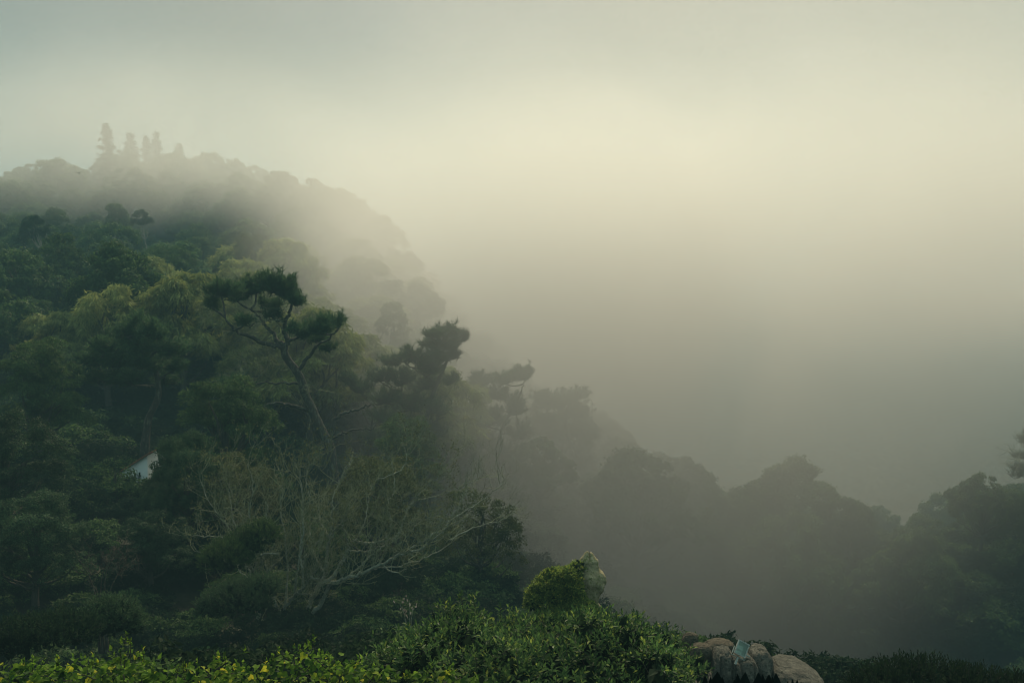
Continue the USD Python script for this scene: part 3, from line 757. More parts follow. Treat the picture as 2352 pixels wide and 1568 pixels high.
pine('spindly dark pine branch reaching in at the right edge of the photo', 64,
     (((2420, 1300), (2405, 1180), (2395, 1100), (2380, 1040), (2372, 1000)), .16, .05),
     [(((2395, 1100), (2360, 1078), (2325, 1072)), .05, .015, 0), (((2390, 1070), (2350, 1052), (2318, 1040)), .045, .012, .2), (((2380, 1040), (2345, 1025)), .04, .012, 0), (((2395, 1100), (2350, 1090), (2322, 1085)), .03, .01, -.2)],
     [(2352, 1012, 22, 12, 60, 2), (2348, 1048, 26, 10, 50, 1), (2335, 1075, 22, 8, 40, 0), (2345, 1090, 30, 9, 50, 3), (2380, 1000, 30, 16, 80, 2)], 26, dead=[(2340, 1050, 10, 12, 30, .9)])
print('pines done')


# ------------------------------------------------------------------ the bare tree
def bare_tree():
    Y, rng = 30.0, np.random.default_rng(31)
    foot = at(*Z4(600, 1230), Y)
    g = float(ground(foot[0], Y))
    o = np.array([foot[0], Y, g])
    t = thing('bare_tree', 'wide-spreading bare tree with pale lichen-covered branches above the ivy hedge', 'tree', loc=o)
    px = Y / F / (2302 / 950) * .919
    S = [
        ([(545, 1290), (565, 1230), (590, 1170), (640, 1100), (690, 1040), (740, 1000), (775, 962), (770, 935), (800, 928), (845, 940)], .10, .035, -.6),
        ([(700, 1230), (715, 1180), (755, 1155), (790, 1080), (830, 1010), (850, 960), (880, 900), (890, 840), (893, 760), (910, 690), (920, 620), (915, 480)], .11, .03, .8),
        ([(800, 1180), (870, 1060), (900, 985), (940, 960), (1000, 935), (1070, 915), (1150, 880), (1230, 845), (1300, 810), (1380, 770), (1450, 762), (1500, 720), (1570, 670), (1640, 580)], .085, .02, -1.5),
        ([(850, 965), (930, 920), (960, 870), (1000, 800), (1020, 760), (1060, 705), (1120, 722), (1220, 710), (1300, 688), (1345, 630), (1360, 560), (1430, 460)], .07, .02, 1.0),
        ([(470, 1290), (478, 1060), (475, 980), (470, 910), (482, 850), (500, 790), (600, 785)], .08, .025, -1.0),
    ]
    B = [
        (0, [(740, 995), (748, 930), (742, 880), (760, 800), (800, 750), (845, 700)], .045, .015, .6), (0, [(605, 1120), (560, 1050), (525, 1000), (490, 985)], .04, .015, -.5), (0, [(745, 880), (725, 760), (735, 640), (735, 540)], .035, .012, 1.2),
        (0, [(790, 930), (830, 880), (860, 850)], .03, .012, -.4), (0, [(690, 1035), (720, 1025), (800, 1030)], .03, .012, -.3),
        (1, [(910, 690), (880, 640), (850, 590), (850, 540), (800, 450)], .04, .012, 1.0), (1, [(890, 780), (930, 660), (1000, 560), (1030, 470)], .035, .012, -.8), (1, [(880, 900), (820, 800), (790, 700), (795, 600)], .04, .012, 1.4),
        (2, [(1230, 848), (1280, 890), (1375, 876)], .028, .012, -.4), (2, [(1000, 935), (1100, 850), (1200, 760), (1260, 730)], .035, .012, .9), (2, [(1380, 770), (1480, 700), (1600, 620), (1700, 480), (1740, 400)], .03, .010, 1.0), (2, [(1150, 880), (1300, 860), (1500, 800), (1640, 720)], .03, .010, 1.6),
        (3, [(1020, 765), (1012, 690), (980, 610), (1020, 570)], .03, .012, -.6), (3, [(1020, 768), (1100, 772), (1200, 745), (1330, 690), (1470, 570), (1490, 540)], .03, .010, .8), (3, [(1220, 710), (1280, 600), (1260, 480), (1300, 400)], .03, .010, 1.2), (3, [(1060, 705), (1130, 560), (1140, 440), (1200, 330)], .03, .010, 1.8),
        (0, [(592, 1165), (560, 1000), (520, 850), (440, 700), (350, 520), (300, 350)], .04, .012, .4), (0, [(640, 1100), (652, 900), (640, 700), (610, 500), (630, 290)], .04, .012, .9), (0, [(692, 1038), (720, 850), (745, 650), (740, 430), (700, 230)], .04, .012, .2),
        (4, [(476, 1000), (400, 850), (300, 640), (180, 480), (120, 330)], .035, .010, .3), (4, [(472, 930), (440, 740), (420, 560), (440, 380), (410, 240)], .03, .010, -.3), (4, [(476, 985), (350, 880), (220, 790), (90, 770)], .03, .010, .2),
        (4, [(478, 960), (530, 890), (580, 840), (622, 803)], .04, .015, .5), (4, [(466, 912), (410, 860), (345, 856)], .035, .012, -.5), (4, [(500, 790), (520, 650), (530, 520), (500, 420)], .03, .010, .8), (4, [(500, 800), (370, 705), (200, 682), (80, 676)], .03, .010, .6),
        (4, [(370, 705), (320, 560), (300, 420), (280, 300)], .025, .008, 1.0), (3, [(1360, 560), (1450, 420), (1560, 330), (1640, 220)], .022, .008, .6), (1, [(915, 480), (960, 360), (1000, 280), (1040, 220)], .022, .008, .8), (1, [(800, 450), (760, 330), (830, 200)], .02, .008, .6), (3, [(1430, 460), (1600, 420), (1800, 330), (1830, 290)], .02, .008, .4),
        (2, [(1640, 580), (1800, 480), (1930, 380), (1965, 335)], .02, .008, .6), (2, [(1640, 700), (1800, 620), (1980, 570), (2050, 490)], .02, .008, 1.0), (3, [(1300, 400), (1290, 280), (1280, 190)], .018, .008, .4), (3, [(1200, 330), (1370, 220), (1345, 100)], .018, .008, .4),
    ]
    stems, curves = [], []
    for pts, r0, r1, dy in S:
        p = np.array([at(*Z4(*q), Y + dy * e) for q, e in zip(pts, np.linspace(0, 1, len(pts)))]) - o
        if pts[0][1] > 1200 or pts[0] in ((800, 1180),):
            p = np.vstack([p[0] + np.array([-.1, .1, -1.2]), p])
        c = curve(p, 5 * len(pts))
        c[2:-1] += .018 * rng.normal(size=c[2:-1].shape)
        stems.append((obj('stem', tube(c, np.linspace(r0, r1, len(c)) * (1 + .12 * rng.normal(size=len(c))), 8), M['lichen'], t, smooth=True), c))
        curves.append((c, r0, r1))
    for si, pts, r0, r1, dy in B:
        sp = stems[si][1]
        first = at(*Z4(*pts[0]), Y) - o
        y0 = sp[np.argmin(np.hypot(sp[:, 0] - first[0], sp[:, 2] - first[2])), 1]
        p = np.array([at(*Z4(*q), Y + y0 + dy * e) for q, e in zip(pts, np.linspace(0, 1, len(pts)))]) - o
        c = curve(p, 5 * len(pts))
        c[1:-1] += .018 * rng.normal(size=c[1:-1].shape)
        obj('branch', tube(c, np.linspace(r0, r1, len(c)) * (1 + .12 * rng.normal(size=len(c))), 6), M['lichen'], stems[si][0], smooth=True)
        curves.append((c, r0, r1))
    parts, tips = [], []

    def grow(p, d, l, r, lev):
        n = 5
        pts = [p]
        for _ in range(n):
            d = unit(d + .22 * rng.normal(size=3) + np.array([.03, 0, .14]))
            pts.append(pts[-1] + d * l / n)
        parts.append(tube(pts, np.linspace(r, r * .5, n + 1), 4 if r > .008 else 3))
        tips.append((np.array(pts), d))
        if lev:
            for q in range(rng.integers(2, 5)):
                grow(pts[rng.integers(1, n + 1)], unit(d + .75 * rng.normal(size=3) + [0, 0, .2]), l * rng.uniform(.4, .75), r * .62, lev - 1)
    for c, r0, r1 in curves:
        ln = np.linalg.norm(np.diff(c, axis=0), axis=1).sum()
        for q in range(int(ln * 4.6)):
            i = rng.integers(int(len(c) * .3), len(c))
            d = unit(c[min(i + 1, len(c) - 1)] - c[max(i - 1, 0)])
            rr = r0 + (r1 - r0) * i / len(c)
            grow(c[i], unit(d * .5 + .6 * rng.normal(size=3) + np.array([.1, 0, .5])), rng.uniform(.45, 1.25), np.clip(rr * .5, .0075, .013), 2)
    obj('twigs', join(parts), M['twig'], t, smooth=True)
    P = np.vstack([a[-3:] for a, _ in tips])
    P = P[rng.random(len(P)) < .6 + .35 * (meshkit.fbm(P * .8, 2, 4) > .5)]
    P = P[P[:, 0] + o[0] < at(1050, 1150, Y)[0]]
    P = P + .04 * rng.normal(size=P.shape)
    m = len(P)
    obj('foliage', leaves(P, rng.normal(size=(m, 3)) + [0, 0, -.3], sphere_dirs(rng, m), rng.uniform(.04, .08, m), rng.uniform(.03, .05, m)), M['olive'], t)
    print('bare tree', len(parts), m)


bare_tree()


# ------------------------------------------------------------------ shrubs with leafy shoots
def lump_points(rng, lobes, n, seed=0):
    """Points and outward directions over a union of ellipsoids, upper and camera-facing sides."""
    c, r = np.array([l[0] for l in lobes], float), np.array([l[1] for l in lobes], float)
    area = r[:, 0] * r[:, 1] + r[:, 0] * r[:, 2]
    k = rng.choice(len(lobes), n, p=area / area.sum())
    d = sphere_dirs(rng, n)
    d[:, 2] = np.where(d[:, 2] < -.2, np.abs(d[:, 2]), d[:, 2])
    P = c[k] + d * r[k] * (.82 + .36 * meshkit.fbm(d * 2.2 + k[:, None] * 3.7, 3, seed))[:, None]
    ok = np.ones(n, bool)
    for q in range(len(lobes)):
        e = (P - c[q]) / r[q]
        ok &= ~((np.einsum('ij,ij->i', e, e) < .6) & (k != q))
    return P[ok], unit(d[ok] / r[k][ok])


def shoots(rng, P, d, length, nleaf, L, Wd, T=OVAL, up=.6, open_=.9):
    """Leafy shoots: leaves spiralling up each stem. Returns (P, D, N, L, W) of the leaves, and the stems as a mesh."""
    n = len(P)
    ax = unit(d + up * np.array([0, 0, 1.0]) + .3 * rng.normal(size=(n, 3)))
    ln = length * rng.uniform(.5, 1.3, n)
    a = unit(np.cross(ax, np.array([.3, .9, .1]) + .01))
    b = np.cross(ax, a)
    PP, DD, NN, LL = [], [], [], []
    ph = rng.uniform(0, 6.28, n)
    for q in range(nleaf):
        f = (q + .5) / nleaf
        ang = ph + q * 2.4
        rad = np.cos(ang)[:, None] * a + np.sin(ang)[:, None] * b
        tilt = open_ * (1.05 - .75 * f)
        D = ax * (1 - .5 * tilt) + rad * tilt + .15 * rng.normal(size=(n, 3))
        PP.append(P + ax * (ln * (f * 1.0 - .15))[:, None]), DD.append(D), NN.append(unit(ax - .4 * rad) + .25 * rng.normal(size=(n, 3)))
        LL.append(L * (1.1 - .35 * f) * rng.uniform(.7, 1.2, n))
    LL = np.concatenate(LL)
    st = []
    for q in range(0, n, 3):
        st.append(tube([P[q] - ax[q] * ln[q] * .6, P[q] + ax[q] * ln[q] * .9], [.005, .003], 3))
    return (np.vstack(PP), np.vstack(DD), np.vstack(NN), LL, LL * Wd / L), join(st)


EYEP = np.array([0, 0, EYE])


def leafy_parts(t, o, arr, T, mat, singles, name='leaf', mass='foliage'):
    """The leaves that show largest as parts of their own, the rest as one part."""
    P, D, N, L, Wd = arr
    V = leaf_arrays(P, D, N, L, Wd, T)
    if singles:
        nrm = np.abs(np.einsum('ij,ij->i', unit(np.cross(V[:, 1] - V[:, 0], V[:, 3] - V[:, 0])), unit(P - EYEP)))
        dist = np.linalg.norm(P - EYEP, axis=1)
        uu, vv = 1176 + F * P[:, 0] / P[:, 1], 784 - F * (P[:, 2] - EYE) / P[:, 1] - F * math.tan(PITCH)
        ok = (uu > 20) & (uu < 2330) & (vv < 1555)
        # only leaves with none in front of them
        key = {}
        for q in np.argsort(dist):
            if ok[q]:
                key.setdefault((int(uu[q] / 7), int(vv[q] / 7)), q)
        cand = np.array(list(key.values()))
        sel = cand[np.argsort(-(L * Wd * nrm / dist ** 2)[cand])[:singles]]
        for q in sel:
            obj(name, (V[q] - o, T[1]), mat, t)
        rest = np.ones(len(P), bool)
        rest[sel] = False
        V = V[rest]
    k = V.shape[1]
    obj(mass, (V.reshape(-1, 3) - o, (np.arange(len(V))[:, None, None] * k + T[1][None]).reshape(-1, 3)), mat, t, kind='stuff' if singles else None)


def shrub(name, label, cat, lobes, n, length, nleaf, L, Wd, mat, seed, T=OVAL, singles=0, up=.6, open_=.9, extra=None, core='shade'):
    rng = np.random.default_rng(seed)
    o = np.array(lobes[0][0], float)
    o[2] = float(ground(o[0], o[1]))
    t = thing(name, label, cat, loc=o)
    P, d = lump_points(rng, lobes, n, seed)
    if extra is not None:
        P, d = np.vstack([P, extra]), np.vstack([d, np.tile([0, 0, 1.0], (len(extra), 1))])
    arr, st = shoots(rng, P, d, length, nleaf, L, Wd, T, up, open_)
    obj('stems', (st[0] - o, st[1]), M['darkbark'], t)
    leafy_parts(t, o, arr, T, M[mat], singles)
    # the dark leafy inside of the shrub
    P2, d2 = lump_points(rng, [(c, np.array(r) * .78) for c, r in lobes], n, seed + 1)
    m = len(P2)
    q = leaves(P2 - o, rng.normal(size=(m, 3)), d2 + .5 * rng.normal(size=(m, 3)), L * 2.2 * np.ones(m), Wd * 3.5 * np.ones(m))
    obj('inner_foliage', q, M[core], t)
    return t


def lobe_at(u, v, Y, ru, rv, ry=None):
    p = at(u, v, Y)
    return (p, (ru / F * Y, ry or ru / F * Y, rv / F * Y))


# big laurel-like bush in front, middle right
bush_lobes = [lobe_at(1230, 1560, 12.2, 170, 100, .9), lobe_at(1390, 1540, 12.8, 140, 85, .8), lobe_at(1290, 1610, 10.8, 200, 100, .7), lobe_at(1480, 1610, 11.4, 110, 90, .7), lobe_at(1130, 1610, 10.4, 130, 75, .6), lobe_at(950, 1560, 11.6, 90, 60, .6), lobe_at(1070, 1500, 12.6, 70, 75, .5)]
rngb = np.random.default_rng(40)
for u, vt in [(1050, 1390), (1075, 1400), (1030, 1425), (1085, 1425), (1110, 1440), (1060, 1450), (1150, 1425), (1185, 1415), (1225, 1420), (1260, 1410), (1300, 1418), (1345, 1412), (1390, 1408), (1430, 1420), (1470, 1430), (1510, 1445), (1550, 1470), (1575, 1500), (1000, 1455), (960, 1465), (930, 1470), (900, 1495), (870, 1500), (845, 1520)]:
    for q in range(2):
        w_ = rngb.uniform(22, 48)
        bush_lobes.append(lobe_at(u + rngb.normal() * 12, vt + 16 + w_ * .8 + q * rngb.uniform(20, 90), 12.9 - q * rngb.uniform(.2, 1.2) - (.7 if u < 960 else 0), w_, w_ * .8, rngb.uniform(.2, .35)))
for q in range(26):
    u, v = rngb.uniform(960, 1540), rngb.uniform(1470, 1570)
    w_ = rngb.uniform(25, 60)
    bush_lobes.append(lobe_at(u, v, 11.9 - (v - 1470) / 100 * 1.3 + rngb.uniform(-.3, .3), w_, w_ * .8, rngb.uniform(.2, .4)))
ex = np.array([at(u, v, 12.6) for u, v in [(1050, 1395), (1062, 1385), (1058, 1378), (1088, 1388), (1092, 1395), (1085, 1400), (1112, 1420), (1035, 1400), (1040, 1420), (940, 1470), (936, 1462), (928, 1480), (960, 1480), (1150, 1412), (1170, 1420), (860, 1490), (890, 1480), (1020, 1450), (1008, 1462)]])
shrub('laurel_bush', 'big dense green bush with upright leafy shoots in front, below the ivy-covered rock', 'bush', bush_lobes, 3300, .20, 10, .085, .034, 'laurel', 41, singles=300, extra=ex, up=.4, open_=1.1)
# small shrubs on the dark slope under the bare tree
for lab, lb, n, sd, mat in [
    ('rounded bright green shrub beside the left stem of the bare tree', [lobe_at(520, 1290, 27, 55, 42), lobe_at(560, 1260, 27.5, 45, 35), lobe_at(600, 1235, 27.6, 40, 32)], 1100, 51, 'green'),
    ('dark green shrub under the fork of the bare tree', [lobe_at(550, 1385, 25, 70, 45), lobe_at(500, 1400, 25, 45, 35), lobe_at(600, 1360, 25.3, 40, 35)], 900, 52, 'dark'),
    ('low dark shrub left of the fork, above the ivy hedge', [lobe_at(250, 1420, 20, 60, 38), lobe_at(210, 1450, 20, 50, 30), lobe_at(290, 1440, 20, 40, 26)], 700, 53, 'dark'),
    ('dark shrub at the left edge just above the ivy hedge', [lobe_at(60, 1470, 17, 90, 36), lobe_at(150, 1450, 17.5, 70, 30)], 700, 54, 'shade')]:
    shrub('shrub', lab, 'shrub', lb, n, .2, 8, .075, .032, mat, sd)
shrub('dark_shrub', 'dark leafy shrub in the bottom right corner', 'shrub', [lobe_at(2130, 1600, 10.5, 150, 62, .6), lobe_at(2250, 1612, 10.5, 120, 55, .5), lobe_at(2030, 1615, 10.3, 80, 50, .5), lobe_at(2370, 1625, 10.4, 80, 50, .5)], 1500, .14, 9, .05, .02, 'shade', 55)

# ------------------------------------------------------------------ the ivy hedge along the bottom
rng = np.random.default_rng(61)
edge_u = np.array([-260, 0, 60, 110, 200, 290, 340, 400, 470, 540, 620, 690, 760, 850, 950, 1100, 1250, 1400])
edge_v = np.array([1545, 1532, 1520, 1516, 1498, 1488, 1504, 1522, 1496, 1489, 1500, 1492, 1498, 1500, 1522, 1545, 1560, 1590])
YB = 8.6
crest_x = np.array([at(u, v, YB)[0] for u, v in zip(edge_u, edge_v)])
crest_z = np.array([at(u, v + 14, YB)[2] for u, v in zip(edge_u, edge_v)])


def hedge_top(x, y):
    e = np.clip((YB - y) / 1.6, 0, 1)
    return np.interp(x, crest_x, crest_z) - .06 * e - .55 * e ** 3 + .34 * (meshkit.fbm(np.stack([x * 2.6, y * 2.6, 0 * x], -1), 3, 9) - .5) - np.clip(y - YB, 0, 1) * 1.6


n = 10500
hx, hy = rng.uniform(-5.2, .9, n), YB + .25 - 1.9 * rng.random(n) ** 1.1
layer = rng.random(n) ** 1.6 * .30
P = np.stack([hx, hy, hedge_top(hx, hy) - layer], -1)
N = unit(np.array([0, -.35, 1.0]) + .55 * rng.normal(size=(n, 3)))
D = unit(np.stack([rng.normal(size=n), -.4 + rng.normal(size=n), -.35 + .5 * rng.normal(size=n)], -1))
sz = rng.uniform(.034, .082, n)
sprig_u = rng.uniform(20, 1080, 60)
up2 = np.array([(x_, 8.5, hedge_top(np.array([x_]), np.array([8.5]))[0] - .02) for x_ in (sprig_u - 1176) / F * 8.5])
up = at([288, 294, 283, 300, 700, 712, 722, 690, 250, 330, 560, 640], [1468, 1480, 1490, 1495, 1496, 1484, 1478, 1500, 1505, 1508, 1500, 1505], 8.5)
up = np.vstack([up, up2])      # sprigs that stand up out of the hedge
sa, sstem = shoots(rng, up, np.tile([0, 0, 1.0], (len(up), 1)), .10, 6, .045, .032, IVY, up=1.0, open_=1.0)
arr = (np.vstack([P, sa[0]]), np.vstack([D, sa[1]]), np.vstack([N, sa[2]]), np.r_[sz, sa[3]], np.r_[sz * rng.uniform(.7, .95, n), sa[4]])
o = np.array([-2.2, YB, float(ground(-2.2, YB))])
hedge = thing('ivy_hedge', 'low hedge of glossy yellow-green ivy leaves along the bottom edge', 'hedge', loc=o)
vine = [sstem]
for q in range(70):
    x0, y0 = rng.uniform(-5, .5), rng.uniform(YB - 1.4, YB)
    tt = np.linspace(0, 1, 7)
    xs, ys = x0 + tt * rng.uniform(-.7, .7), y0 + tt * rng.uniform(-.5, .5)
    vine.append(tube(np.stack([xs, ys, hedge_top(xs, ys) - .06 + .03 * rng.normal(size=7)], -1), .005, 4))
for q in range(40):
    x0, y0 = rng.uniform(-5, .8), rng.uniform(YB - .9, YB - .1)
    zt = hedge_top(np.array([x0]), np.array([y0]))[0]
    vine.append(tube([(x0, y0, float(ground(x0, y0)) - .1), (x0 + .1 * rng.normal(), y0, zt - .5), (x0 + .1 * rng.normal(), y0, zt - .1)], [.02, .014, .006], 5))
vine = join(vine)
obj('stems', (vine[0] - o, vine[1]), M['darkbark'], hedge, smooth=True)
leafy_parts(hedge, o, arr, IVY, M['ivy'], 300)
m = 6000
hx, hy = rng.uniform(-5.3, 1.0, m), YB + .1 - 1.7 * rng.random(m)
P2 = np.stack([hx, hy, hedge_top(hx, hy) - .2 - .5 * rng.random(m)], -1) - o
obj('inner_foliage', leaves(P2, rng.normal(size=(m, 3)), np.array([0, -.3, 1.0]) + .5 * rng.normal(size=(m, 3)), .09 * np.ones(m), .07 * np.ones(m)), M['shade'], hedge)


# ------------------------------------------------------------------ rocks
def boulder(c, r, seed, amp=.22, freq=1.6, sub=5, crack=None):
    s = trimesh.creation.icosphere(sub, 1.0)
    v = np.array(s.vertices)
    sq = np.sign(v) * np.abs(v) ** .82
    d = 1 + amp * (meshkit.fbm(v * freq + seed, 4, seed) - .5) * 2 + .10 * (meshkit.fbm(v * 5 + seed, 4, seed + 1) - .5) - .03 * np.exp(-(np.abs(meshkit.fbm(v * 1.7 + seed * 2, 2, seed + 2) - .5) / .012) ** 2)
    v = sq * d[:, None] * np.asarray(r)
    return (v + np.asarray(c), np.array(s.faces))


def groove(v, axis_pts, depth, width):
    """Presses cracks (vertical sheets at the given x) into a rock."""
    for x0, tilt in axis_pts:
        dx = v[:, 0] - x0 - tilt * v[:, 2]
        v[:, 1] += depth * np.exp(-(dx / width) ** 2)
        v[:, 2] -= depth * .6 * np.exp(-(dx / width) ** 2)
    return v


def rock(label, u, v, Y, ru, rv, mat, seed, amp=.2, cracks=(), ry=None, rot=0, name='boulder'):
    p = at(u, v, Y)
    px = Y / F
    t = thing(name, label, 'rock', loc=p, rot=(0, rot, 0))
    vv, ff = boulder((0, 0, 0), (ru * px, ry or ru * px * .9, rv * px), seed, amp)
    vv = groove(vv, cracks, .05, .02)
    obj('stone', (vv, ff), M[mat], t, smooth=True)
    return t


# the pinnacle: rings of an uneven column following the photographed outline
Yr = 20.0
out = [(160, 1950, 2010), (175, 1930, 2030), (215, 1912, 2052), (270, 1890, 2070), (335, 1850, 2092), (400, 1830, 2155), (450, 1820, 2168), (520, 1815, 2150), (590, 1810, 2125), (650, 1800, 2100), (690, 1790, 2080), (740, 1760, 2112), (830, 1740, 2122), (950, 1720, 2130), (1150, 1700, 2150)]
ring, na = [], 28
for Yp, xl, xr in curve(np.array(out, float), 44):
    (ul, v_), (ur, _) = Z5(xl, Yp), Z5(xr, Yp)
    a_, b_ = at(ul, v_, Yr), at(ur, v_, Yr)
    c_, hw = (a_ + b_) / 2, (b_ - a_)[0] / 2
    g_ = np.arange(na) * 2 * np.pi / na
    ring.append(np.stack([c_[0] + hw * np.sign(np.cos(g_)) * np.abs(np.cos(g_)) ** .85, Yr + .85 * max(hw, .05) * np.sign(np.sin(g_)) * np.abs(np.sin(g_)) ** .85, np.full(na, c_[2])], -1))
rv_ = np.array(ring)
rock_v = np.vstack([rv_.reshape(-1, 3), rv_[0].mean(0)[None] + [[0, 0, .01]]])
ff = []
for i in range(len(ring) - 1):
    for j in range(na):
        a, b, c, d = i * na + j, i * na + (j + 1) % na, (i + 1) * na + (j + 1) % na, (i + 1) * na + j
        ff += [[a, c, b], [a, d, c]]
ff += [[len(rock_v) - 1, j, (j + 1) % na] for j in range(na)]
tm = trimesh.Trimesh(rock_v, np.array(ff), process=False).subdivide()
vv = np.array(tm.vertices)
dsp = (meshkit.fbm(vv * 5.5, 4, 2) - .5)[:, None] * .13
vv = vv + dsp * unit(vv - np.c_[np.full(len(vv), rv_[..., 0].mean()), np.full(len(vv), Yr), vv[:, 2]])
xc = at(*Z5(1990, 200), Yr)[0]
ztop = at(*Z5(1990, 160), Yr)[2]
wtop = np.clip((vv[:, 2] - (ztop - .32)) / .32, 0, 1)
vv[:, 2] -= .055 * np.exp(-((vv[:, 0] - xc) / .016) ** 2) * wtop                               # the split at the tip
vv[:, 1] += .05 * np.exp(-((vv[:, 0] - xc) / .016) ** 2) * wtop
po = np.array([at(*Z5(1960, 900), Yr)[0], Yr, float(ground(3, Yr))])
pin = thing('rock_pinnacle', 'upright pale granite pinnacle with a split tip rising from the ivy mound', 'rock', loc=po)
obj('stone', (vv - po, np.array(tm.faces)), M['palerock'], pin, smooth=True)


def z5l(X, Y, rx, ry, dy=0, d=None):
    u, v = Z5(X, Y)
    return lobe_at(u, v, Yr + dy, rx / 4.2 * .919, ry / 4.2 * .919, d)


shrub('ivy_mound', 'mound of bright green ivy climbing the left side of the pinnacle', 'ivy', [z5l(1670, 610, 260, 235, -.3, .45), z5l(1490, 700, 160, 190, -.3, .4), z5l(1770, 560, 120, 210, -.4, .3), z5l(1835, 400, 50, 100, -.25, .18), z5l(1850, 800, 120, 150, -.4, .4), z5l(1780, 850, 300, 200, -.5, .5), z5l(1885, 330, 28, 45, -.15, .1)],
      4200, .09, 7, .058, .036, 'mound', 62, up=.25, open_=1.1)


def z6r(label, X, Y, hx, hy, Yd, mat, seed, **k):
    u, v = Z6(X, Y)
    return rock(label, u, v, Yd, hx / 3.618 * .919, hy / 3.618 * .919, mat, seed, **k)


z6r('ochre rounded rock half hidden by the bush, leftmost of the rocks', 815, 370, 75, 80, 17.6, 'warmrock', 3)
z6r('flat ochre rock between the leftmost rock and the grooved rock', 910, 470, 110, 85, 17.2, 'warmrock', 5)
z6r('dark low rock behind the grooved rock', 1080, 430, 140, 75, 18.6, 'warmrock', 8)
z6r('long low dark rock slab that the boulders rest on, sloping down to the right', 1480, 800, 520, 210, 17.5, 'rock', 23, amp=.16, ry=.5, rot=8)
z6r('upright grooved rock left of the floodlight', 1120, 620, 110, 205, 17.0, 'rock', 11, cracks=[(.07, .05), (-.12, .1)], ry=.4)
z6r('grey weathered rock under the floodlight', 1300, 660, 120, 190, 16.9, 'rock', 13, cracks=[(-.08, -.15), (.1, .05)], ry=.4)
z6r('pale rounded rock right of the floodlight', 1440, 620, 110, 215, 17.2, 'rock', 17, cracks=[(-.1, -.3)], ry=.45)
z6r('big smooth grey boulder, rightmost of the rocks', 1740, 760, 255, 200, 17.0, 'rock', 19, amp=.13, ry=.8, rot=14)

# ------------------------------------------------------------------ the floodlight on the rocks
fc = [np.array(at(*Z6(X, Y), 16.4)) for X, Y in ((1245, 357), (1345, 402), (1300, 522), (1202, 465))]
cen = sum(fc) / 4
ex_ = unit((fc[1] - fc[0]) + (fc[2] - fc[3]))
ez_ = (fc[0] - fc[3]) + (fc[1] - fc[2])
ez_ = unit(ez_ - ex_ * (ez_ @ ex_))
ez_ = unit(ez_ + np.array([0, .45, 0]))          # its face looks a little upwards
ey_ = np.cross(ez_, ex_)
hw_, hh_ = .5 * np.linalg.norm(fc[1] - fc[0]), .5 * np.linalg.norm(fc[0] - fc[3]) * 1.08
R = np.stack([ex_, ey_, ez_], 1)
fl = thing('floodlight', 'tilted square glass-fronted floodlight standing on the rocks', 'floodlight', loc=cen)


def lbox(x, y, zz, cx=0, cy=0, cz=0):
    b = trimesh.creation.box((x, y, zz))
    b.apply_translation((cx, cy, cz))
    return np.array(b.vertices) @ R.T, np.array(b.faces)


fr = .018
obj('frame', join([lbox(2 * hw_, .03, fr, 0, -.045, hh_ - fr / 2), lbox(2 * hw_, .03, fr, 0, -.045, -hh_ + fr / 2), lbox(fr, .03, 2 * hh_ - 2 * fr, hw_ - fr / 2, -.045, 0), lbox(fr, .03, 2 * hh_ - 2 * fr, -hw_ + fr / 2, -.045, 0)]), M['metal'], fl)
s_ = np.array([[-1, -.03, -1], [1, -.03, -1], [1, -.03, 1], [-1, -.03, 1], [-.6, .09, -.55], [.6, .09, -.55], [.6, .09, .55], [-.6, .09, .55]]) * [hw_ * .99, 1, hh_ * .99]
obj('housing', (s_ @ R.T, np.array([[4, 5, 6], [4, 6, 7], [0, 1, 5], [0, 5, 4], [1, 2, 6], [1, 6, 5], [2, 3, 7], [2, 7, 6], [3, 0, 4], [3, 4, 7]])), M['metal'], fl)
s_ = s_ * [.93, .8, .93] + [0, -.006, 0]
obj('reflector', (s_ @ R.T, np.array([[4, 6, 5], [4, 7, 6], [0, 5, 1], [0, 4, 5], [1, 6, 2], [1, 5, 6], [2, 7, 3], [2, 6, 7], [3, 4, 0], [3, 7, 4]])), M['reflector'], fl)
obj('bulb', (lambda q: (q[0] @ R.T, q[1]))(tube([(-hw_ * .5, .03, -.01), (0, .03, -.01), (hw_ * .5, .03, -.01)], .012, 8)), M['reflector'], fl, smooth=True)
obj('glass', lbox(2 * hw_ - 2 * fr - .002, .005, 2 * hh_ - 2 * fr - .002, 0, -.05, 0), M['pane'], fl)
obj('bracket', join([lbox(.012, .03, .12, hw_ + .012, 0, -.06), lbox(.012, .03, .12, -hw_ - .012, 0, -.06), lbox(2 * hw_ + .04, .03, .012, 0, 0, -hh_ - .03), lbox(.03, .03, .12, 0, .0, -hh_ - .095), lbox(.08, .03, .02, hw_ + .05, 0.02, -.05)]), M['metal'], fl)

